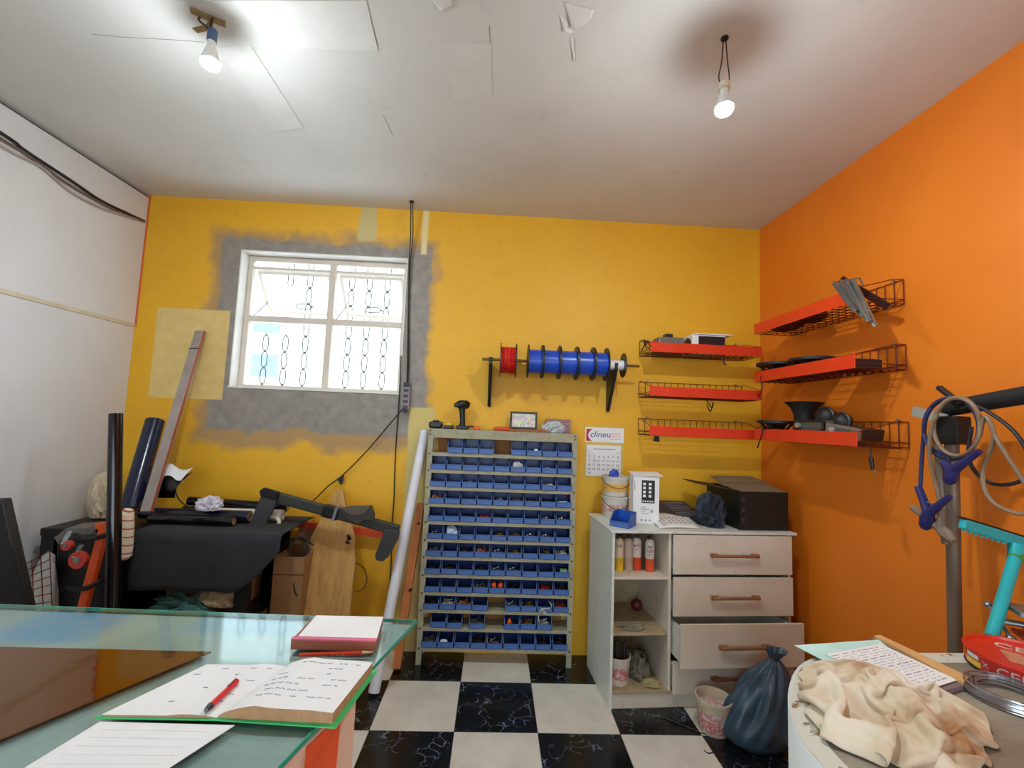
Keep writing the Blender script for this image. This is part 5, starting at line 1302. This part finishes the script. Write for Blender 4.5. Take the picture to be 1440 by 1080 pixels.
# ------------------------------------------------------------------ round-ended counter at the orange wall
CZ = 1.0
pts = curve([(.70, -2.98, 0), (.64, -2.70, 0), (.60, -2.48, 0), (.582, -2.36, 0), (.579, -2.275, 0), (.601, -2.208, 0), (.667, -2.10, 0), (.772, -1.994, 0), (.90, -1.945, 0), (1.123, -1.93, 0), (1.5, -1.92, 0), (1.893, -1.915, 0)], 6)
outl = pts+[Vector((1.893, -2.98, 0))]
rc_ = thing('round_counter', 'worn round-ended counter with a white curved side', 'counter', (1.2, -2.45, 0))
t = NT('worn_grey_top'); v = t.coord(); n = t.noise(v, 5, 6, .65, .4)
c = t.ramp(n, [(.3, lin((116, 106, 92))), (.7, lin((152, 142, 124)))])
s = t.ramp(t.noise(v, 26, 6, .7, .6), [(.60, 0.0), (.72, .5)]); c = t.mix(s, c, lin((74, 64, 52))); t.base(c); t.rough(.5); M_WTOP = t.m
MB().prism([Vector((p.x, p.y, CZ-.006)) for p in outl], (0, 0, .006)).build('top', M_WTOP, rc_)
rim = MB(); rim_pts = pts
t = NT('chipped_white_rim'); v = t.coord(); s = t.ramp(t.noise(v, 24, 4, .6, .5), [(.58, 0.0), (.64, 1.0)])
t.base(t.mix(s, lin((206, 204, 190)), lin((134, 98, 60)))); t.rough(.5); M_RIM = t.m
vs = []; fs = []
for k, p in enumerate(rim_pts):
    a = rim_pts[max(0, k-1)]; b_ = rim_pts[min(len(rim_pts)-1, k+1)]; dd = (b_-a).normalized(); n = Vector((dd.y, -dd.x, 0))
    vs += [Vector((p.x, p.y, CZ+.0006)), Vector((p.x, p.y, CZ+.0006))+n*.042]
    if k: fs.append((2*k-2, 2*k, 2*k+1, 2*k-1))
fs = [tuple(reversed(f)) for f in fs]
MB().add(vs, fs).build('rim_band', M_RIM, rc_)
b = MB(); vs = []; fs = []
for k, p in enumerate(rim_pts):
    vs += [Vector((p.x, p.y, CZ)), Vector((p.x, p.y, 0))]
    if k: fs.append((2*k-2, 2*k-1, 2*k+1, 2*k))
b.add(vs, fs, True).build('side_panel', mat('white_curved_board', (206, 210, 206), .45, var=.05), rc_, solid=.012)
# papers
def flat(px, z, th, name, m, par):
    q_ = [atz(x_, y_, z) for x_, y_ in px]; return MB().prism(q_, (0, 0, th)).build(name, m, par)
dc = thing('document_folder', 'kraft folder with a wooden edge under printed papers', 'folder', atz(1240, 930, CZ))
flat([(1225, 903), (1240, 902), (1362, 962), (1357, 970), (1300, 985), (1285, 978)], CZ+.001, .010, 'folder', mat('purple_grey_board', (126, 106, 110), .6), dc)
flat([(1229, 897), (1238, 896), (1362, 955), (1355, 964)], CZ+.0115, .006, 'wooden_edge', mat('pale_wood', (206, 160, 104), .6), dc)
tag(flat([(1117, 908), (1236, 900), (1262, 922), (1190, 946)], CZ+.0118, .001, 'form_sheet', mat('cyan_paper', (186, 222, 214), .7), None), 'pale cyan paper form under the printed sheet', 'paper')
pr_ = thing('printed_sheet', 'white printed bill lying on the kraft folder', 'paper', atz(1260, 940, CZ+.013))
Q = [(1160, 921), (1238, 906), (1346, 957), (1292, 974)]
flat(Q, CZ+.0135, .0015, 'page', M_PAPER, pr_)
q = [atz(x_, y_, CZ+.0152) for x_, y_ in Q]
b = MB()
for r in range(17):
    u0 = .05+.054*r; a, c = q[0].lerp(q[3], u0), q[1].lerp(q[2], u0); s0 = .05
    while s0 < .9:
        L = random.uniform(.03, .13); b.bar(a.lerp(c, s0), a.lerp(c, min(.95, s0+L)), .0012 if r % 4 else .0028, .0003); s0 += L+random.uniform(.012, .09)
b.build('print_lines', mat('bill_print', (150, 146, 164), .7), pr_)
# floor-wax tin
tc = Vector((1.305, -2.025, CZ)); tr_ = .112
tn = thing('wax_tin', 'red wax tin lettered CERA on the grey counter', 'tin', tc)
MB().lathe([(tr_*.97, .001), (tr_*1.0, .004), (tr_*1.0, .006), (tr_*.97, .008)], 40, tc).build('dark_base', M_BLACKP, tn)
MB().lathe([(tr_*.98, .0085), (tr_*.98, .046)], 40, tc).build('side', mat('tin_red', (196, 44, 34), .35, var=.08), tn)
MB().lathe([(tr_*1.02, .0465), (tr_*1.03, .051), (tr_*1.02, .055), (tr_*.97, .055), (tr_*.955, .0485), (.001, .0485)], 40, tc).build('lid', mat('lid_red', (206, 46, 28), .25, var=.1), tn)
base_a = math.atan2(CAM.y-tc.y, CAM.x-tc.x)
def ringtext(txt, size, zc, a0, m, name):
    vs, fs = text_mesh(txt, 'CENTER'); r = tr_*.98+.0006
    MB().add([(tc.x+r*math.cos(base_a+a0+v_[0]*size/r), tc.y+r*math.sin(base_a+a0+v_[0]*size/r), tc.z+zc+v_[1]*size) for v_ in vs], fs).build(name, m, tn)
ringtext('CERA', .034, .026, -.13, M_WPLAST, 'lettering'); ringtext('X', .022, .027, -.70, M_WPLAST, 'lettering')
def ringpatch(a0, a1, z0, z1, m, name):
    r = tr_*.98+.0005; MB().grid(lambda u, v: Vector((tc.x+r*math.cos(base_a+a0+(a1-a0)*u), tc.y+r*math.sin(base_a+a0+(a1-a0)*u), tc.z+z0+(z1-z0)*v)), 10, 1).build(name, m, tn)
ringpatch(-1.25, -.80, .010, .026, mat('tin_yellow', (214, 180, 60), .4), 'yellow_patch'); ringpatch(-1.2, -.85, .030, .042, M_WPLAST, 'white_patch')
q = tc+Vector((0, 0, .0492)); RT3 = frame(q, (math.sin(-base_a)*-1, 0, 0), (0, 1, 0))
pm_ = frame(q, (-math.sin(base_a), math.cos(base_a), 0), (-math.cos(base_a), -math.sin(base_a), 0))
MB().text('CERA', .05, pm_ @ Matrix.Translation((0, .045, 0))).build('lettering', mat('lid_print', (214, 190, 176), .4), tn)
MB().prism([pm_ @ Vector(v_) for v_ in ((-.05, .01, 0), (.06, .015, 0), (.05, -.05, 0), (-.03, -.06, 0))], (0, 0, .0004)).build('lid_picture', mat('lid_picture', (196, 130, 96), .35, var=.3, scale=40), tn)
tn.scale = (1, 1, .82)
# wire coil
cc = atz(1420, 984, CZ); random.seed(3)
cl = thing('wire_coil', 'coil of silver wire on the grey counter', 'coil', (cc.x, cc.y, CZ))
b = MB(); M_SW = mat('silver_wire', (196, 198, 202), .25, .9)
for k in range(26):
    r = .066+random.uniform(-.012, .010); ox, oy = random.uniform(-.006, .006), random.uniform(-.006, .006); z0 = CZ+.004+.016*random.random(); tl = random.uniform(-.05, .05)
    b.tube([(cc.x+ox+r*math.cos(a), cc.y+oy+r*math.sin(a), max(CZ+.002, z0+tl*r*math.sin(a+k))) for a in [2*math.pi*i/28 for i in range(28)]], .0012, 4, closed=True)
b.build('strands', M_SW, cl)
a = math.atan2(CAM.y-cc.y, CAM.x-cc.x)+.55
MB().cyl((cc.x+.055*math.cos(a), cc.y+.055*math.sin(a), CZ+.020), (cc.x+.095*math.cos(a), cc.y+.095*math.sin(a), CZ+.020), .012, n=10).build('tie', mat('tan_tie', (200, 140, 80), .6), cl)
# bench vise
vc = Vector((1.58, -1.865, CZ)); vM = Matrix.Translation(vc) @ Matrix.Rotation(-.5, 4, 'Z') @ Matrix.Diagonal((1, 1, .72, 1))
vs_ = thing('bench_vise', 'red bench vise with steel jaws behind the wax tin', 'vise', M=vM)
M_VR = mat('vise_red', (170, 26, 26), .4)
MB().box((-.07, -.05, 0), (.09, .05, .018)).build('base', M_VR, vs_, world=False, bevel=.004)
MB().prism([(-.05, -.035, .0185), (.08, -.035, .0185), (.08, -.035, .09), (.03, -.035, .11), (-.02, -.035, .10), (-.05, -.035, .05)], (0, .07, 0)).build('body', M_VR, vs_, world=False, bevel=.004)
MB().box((-.085, -.045, .0985), (-.012, .045, .118)).build('jaw', M_STEEL, vs_, world=False, bevel=.003); MB().box((.02, -.045, .1105), (.085, .045, .128)).build('jaw', M_STEEL, vs_, world=False, bevel=.003)
MB().cyl((-.12, 0, .055), (-.051, 0, .055), .011, n=12).build('screw', M_STEEL, vs_, world=False)
MB().cyl((-.112, -.06, .02), (-.112, .055, .09), .005, n=10).sphere((-.112, -.06, .02), .012).sphere((-.112, .055, .09), .012).build('handle', M_STEEL, vs_, world=False)
# squeegee
M_CY = mat('cyan_plastic', (30, 170, 176), .35, var=.06)
h0, h1 = at(1352, 736, -1.70), at(1462, 770, -1.70); hb, ht = atz(1394, 897, CZ+.012), at(1430, 776, -1.715)
sq = thing('squeegee', 'turquoise squeegee standing handle down beside the vise', 'squeegee', hb)
MB().bar(h0, h1, .034, .020, (0, 1, 0)).build('head', M_CY, sq, bevel=.005)
u_ = Vector((0, 0, .018)); MB().bar(h0+u_, h1+u_, .008, .016, (0, 1, 0)).build('rubber_blade', M_BLACKP, sq)
b = MB(); d = h1-h0
for k in range(14): b.cyl(h0+d*(k/14+.03)-Vector((0, 0, .017)), h0+d*(k/14+.03)-Vector((0, 0, .024)), .004, n=6)
b.build('sponge_teeth', M_CY, sq)
MB().tube([hb, hb.lerp(ht, .5), hb.lerp(ht, .9), ht+Vector((.006, .005, .012))], [.015, .015, .016, .022], 14).build('handle', M_CY, sq)
MB().cyl(hb.lerp(ht, .90), hb.lerp(ht, .97), .0175, .019, 14).build('green_ring', mat('green_ring', (70, 150, 60), .4), sq)
# cleaning rag
OUT = [(1131, 955), (1140, 944), (1165, 940), (1205, 943), (1240, 954), (1270, 962), (1300, 975), (1330, 985), (1360, 1005), (1384, 1035), (1392, 1062), (1372, 1085), (1330, 1092), (1280, 1084), (1240, 1078), (1200, 1066), (1170, 1040), (1146, 1015), (1131, 985)]
oc = [atz(x_, y_, CZ) for x_, y_ in OUT]; ocl = curve(oc+[oc[0]], 6)[:-1]; cen = sum(ocl, Vector())/len(ocl)
def zp(x_, y_): return atz(1090+x_/4.114, 850+y_/4.113, CZ)
FOLDS = [[(200, 400), (300, 390), (450, 400), (560, 450), (700, 520), (850, 570)], [(380, 500), (450, 450), (600, 450), (750, 560), (870, 590)], [(350, 560), (380, 660), (450, 780), (600, 800)],
         [(400, 560), (500, 700), (700, 830), (760, 860)], [(690, 540), (720, 650), (800, 760), (900, 850), (920, 960)], [(790, 640), (850, 760), (890, 850), (960, 960)], [(860, 570), (1000, 680), (1130, 850), (1150, 960)],
         [(180, 520), (260, 620), (400, 760), (440, 780)], [(220, 690), (350, 790), (500, 870), (620, 880)], [(640, 800), (720, 830), (780, 930)], [(930, 560), (1100, 650), (1220, 800)], [(190, 440), (330, 430), (300, 540), (250, 600)],
         [(500, 560), (600, 640), (650, 740)], [(430, 380), (470, 370), (490, 400)], [(1000, 720), (1080, 850), (1100, 980)], [(560, 830), (640, 900), (700, 960)]]
import numpy as np
def drape():
    """a sheet with more cloth than its outline has room for, settled on the counter by a small position-based cloth solve"""
    n = 64; out_ = np.array([list(p) for p in curve(oc+[oc[0]], 9)[:-1]]); c0 = np.array(list(cen)); NN = len(out_)
    g = np.linspace(-1, 1, n); A, B = np.meshgrid(g, g)
    X = A*np.sqrt(1-B*B/2); Y = B*np.sqrt(1-A*A/2); R_ = np.sqrt(X*X+Y*Y); TH = (np.arctan2(Y, X)/(2*math.pi)) % 1
    f = TH*NN; i0_ = np.floor(f).astype(int) % NN; fr_ = (f-np.floor(f))[..., None]
    o_ = out_[i0_]*(1-fr_)+out_[(i0_+1) % NN]*fr_
    P = c0+(o_-c0)*(R_*.97)[..., None]
    rng = np.random.RandomState(5); H_ = np.zeros((n, n))
    for k_, f_ in enumerate(FOLDS):
        c_ = np.array([list(p) for p in curve([zp(*p) for p in f_], 4)])[:, :2]
        d_ = np.min(np.linalg.norm(P[:, :, None, :2]-c_[None, None], axis=3), axis=2); H_ = np.maximum(H_, (.035+.02*(k_ % 3))*np.exp(-(d_/.011)**1.4))
    P[..., 2] = CZ+.004+H_*1.3+rng.rand(n, n)*.012
    FL_ = CZ+.0022+.030*np.maximum(0, 1-R_**2)**.7*(.75+.5*np.sin(X*5+1)*np.sin(Y*4))+H_*.42*np.minimum(1, 4*(1-R_))
    h = 1.75*np.mean(np.linalg.norm(P[:, 1:, :2]-P[:, :-1, :2], axis=2)); V = np.zeros_like(P)
    offs = [((0, 1), 1.0, 1.0), ((1, 0), 1.0, 1.0), ((1, 1), 2**.5, .35), ((1, -1), 2**.5, .35), ((0, 2), 2.0, .22), ((2, 0), 2.0, .22), ((0, 4), 4.0, .06), ((4, 0), 4.0, .06)]
    for step in range(70):
        Q = P.copy(); V[..., 2] -= .0006; V *= .93; P = P+V
        for it in range(6):
            for (di, dj), L, kst in offs:
                a0, a1 = (0, n-di); b0, b1 = (max(0, -dj), n-max(0, dj))
                D = np.zeros_like(P); W_ = np.zeros((n, n, 1))
                p = P[a0:a1, b0:b1]; q = P[a0+di:a1+di, b0+dj:b1+dj]; d = q-p; l = np.linalg.norm(d, axis=2, keepdims=True)+1e-9
                c = d*(1-h*L/l)*.5*kst
                D[a0:a1, b0:b1] += c; D[a0+di:a1+di, b0+dj:b1+dj] -= c; P = P+D*.6
            low = P[..., 2] < FL_
            P[..., 2] = np.maximum(P[..., 2], FL_)
            P[low, :2] = P[low, :2]*.35+Q[low, :2]*.65
            # the heap keeps to its own outline
            rel = P[..., :2]-c0[:2]; lim = np.linalg.norm((o_-c0)[..., :2], axis=2)*np.maximum(R_, .25)*1.0+.012; ln = np.linalg.norm(rel, axis=2)+1e-9
            sc = np.minimum(1, lim/ln); P[..., :2] = c0[:2]+rel*sc[..., None]
            P[..., 2] = np.minimum(P[..., 2], CZ+.085)
        V = (P-Q)*.9
    return P, n
PD, n_ = drape()
vs = [Vector(PD[a, b_]) for a in range(n_) for b_ in range(n_)]
fs = [(a*n_+b_, a*n_+b_+1, (a+1)*n_+b_+1, (a+1)*n_+b_) for a in range(n_-1) for b_ in range(n_-1)]
t = NT('stained_shaded_cotton'); v = t.coord()
c = t.ramp(t.noise(v, 5, 4, .5), [(.40, lin((222, 208, 186))), (.54, lin((206, 184, 154))), (.66, lin((168, 120, 78)))])  # brown tones put fold shading into the colour, along with stains
t.base(c); t.rough(.9); t.bump(t.noise(v, 260, 2), .2, .002)
ro_ = MB().add(vs, fs, True).build('cleaning_rag', t.m, angle=180); sm_ = ro_.modifiers.new('soften', 'SMOOTH'); sm_.factor = .5; sm_.iterations = 2; sb_ = ro_.modifiers.new('finer', 'SUBSURF'); sb_.levels = sb_.render_levels = 1; so_ = ro_.modifiers.new('cloth_thickness', 'SOLIDIFY'); so_.thickness = .0016
tag(ro_, 'crumpled cream cotton rag with brown stains and painted shading on the counter', 'rag')

# ------------------------------------------------------------------ pipe stand with jumper cables
SX = 1.74
M_PIPE = mat('grey_pipe', (120, 104, 88), .45, .3)
pb_, pt_ = atx(1336, 925, SX), atx(1338, 596, SX)
st = thing('pipe_stand', 'grey pipe stand with a black padded arm at the orange wall', 'stand', (SX, pb_.y, 0))
MB().cyl((SX, pb_.y, 0), (SX, pt_.y, pt_.z), .021, n=16).build('pole', M_PIPE, st)
MB().lathe([(.09, 0), (.09, .012), (.03, .02), (.022, .05)], 24, (SX, pb_.y, 0)).build('foot', M_PIPE, st)
a, c = atx(1330, 765, SX-.02), atx(1316, 600, SX-.02)
MB().tube([a, a.lerp(c, .5), c], .014, 10).build('brace', M_PIPE, st)
a, c = atx(1330, 575, SX), atx(1440, 556, SX); c2 = a+(c-a)*1.9
MB().cyl(a, c2, .030, n=18).build('padded_arm', mat('black_foam', (26, 24, 24), .8), st)
a, c = atx(1284, 578, SX-.02), atx(1332, 590, SX-.02)
MB().bar(a, c, .04, .008, (1, 0, 0)).build('end_plate', mat('grey_white_plate', (160, 156, 150), .5), st)
c = atx(1339, 606, SX-.01); MB().box(c-Vector((.03, .045, .05)), c+Vector((.03, .045, .055))).build('joint_block', M_BLACKP, st, bevel=.006)
c = atx(1332, 562, SX-.04); MB().bar(c+Vector((0, .03, .05)), c+Vector((0, -.05, -.02)), .016, .022, (1, 0, 0)).build('hook', M_BLACKP, st, bevel=.003)
M_BLC = mat('blue_jump_cable', (48, 50, 92), .5); M_BGC = mat('beige_jump_cable', (138, 112, 86), .5); M_DKC = mat('dark_jump_cable', (34, 28, 40), .5)
CX = SX-.075
def xp(pts, x=CX, w=0): return [atx(px, py, x+w*math.sin(i*1.3)) for i, (px, py) in enumerate(pts)]
def loop_px(cx, cy, rx_, ry_, a0, turns, n=18, drift=1.0): return [(cx+(rx_+drift*i/n)*math.cos(a0+2*math.pi*i/n), cy+(ry_+drift*i/n)*math.sin(a0+2*math.pi*i/n)) for i in range(int(n*turns))]
jb = thing('jumper_cable', 'blue jumper cable looped over the pipe stand with clamps', 'jumper cable', atx(1300, 740, CX))
MB().tube(curve(xp([(1294, 690), (1296, 650), (1299, 612)]+loop_px(1338, 602, 38, 42, math.pi*1.08, 1.9)+[(1330, 640), (1334, 652)], CX, .008), 4), .0068, 8).build('lead', M_BLC, jb)
MB().tube(curve(xp([(1352, 575), (1375, 572), (1400, 586), (1425, 606), (1445, 635), (1450, 665), (1425, 680), (1395, 680), (1372, 664), (1362, 640), (1366, 600)], CX+.02, .006), 5), .0062, 8).build('lead', M_DKC, jb)
jg = thing('jumper_cable', 'beige jumper cable looped beside the blue one', 'jumper cable', atx(1325, 745, CX-.03))
MB().tube(curve(xp([(1327, 735), (1318, 690), (1307, 640), (1310, 600)]+loop_px(1346, 600, 32, 40, math.pi*1.1, 1.6)+[(1385, 585), (1397, 605), (1394, 630), (1384, 655), (1383, 682), (1396, 706), (1422, 720), (1444, 722), (1456, 705), (1445, 685), (1425, 655), (1402, 618), (1390, 590)], CX-.03, .006), 4), .0065, 8).build('lead', M_BGC, jg)
def clampx(par, m, l0, l1, j, body, x):
    l0, l1, j, body = (atx(*p, x) for p in (l0, l1, j, body))
    MB().tube([l0, l0.lerp(body, .5), body], [.012, .013, .017], 8).build('clamp_handle', m, par)
    MB().tube([l1, l1.lerp(body, .5), body], [.010, .013, .017], 8).build('clamp_handle', m, par)
    d = (j-body); MB().tube([body-d*.2, body.lerp(j, .4), body.lerp(j, .85), j], [.016, .022, .018, .010], 8).build('clamp_jaw', m, par)
    MB().tube([l0.lerp(body, .55), l1.lerp(body, .55)], .004, 6).build('spring', M_STEEL, par)
M_CLB = mat('blue_clamp', (34, 36, 96), .4); M_CLG = mat('beige_clamp', (128, 108, 92), .45)
clampx(jb, M_CLB, (1291, 684), (1336, 698), (1300, 744), (1306, 722), CX-.06)
clampx(jb, M_CLB, (1326, 650), (1378, 634), (1334, 680), (1340, 662), CX-.05)
clampx(jg, M_CLG, (1283, 713), (1324, 716), (1342, 762), (1324, 744), CX-.045)
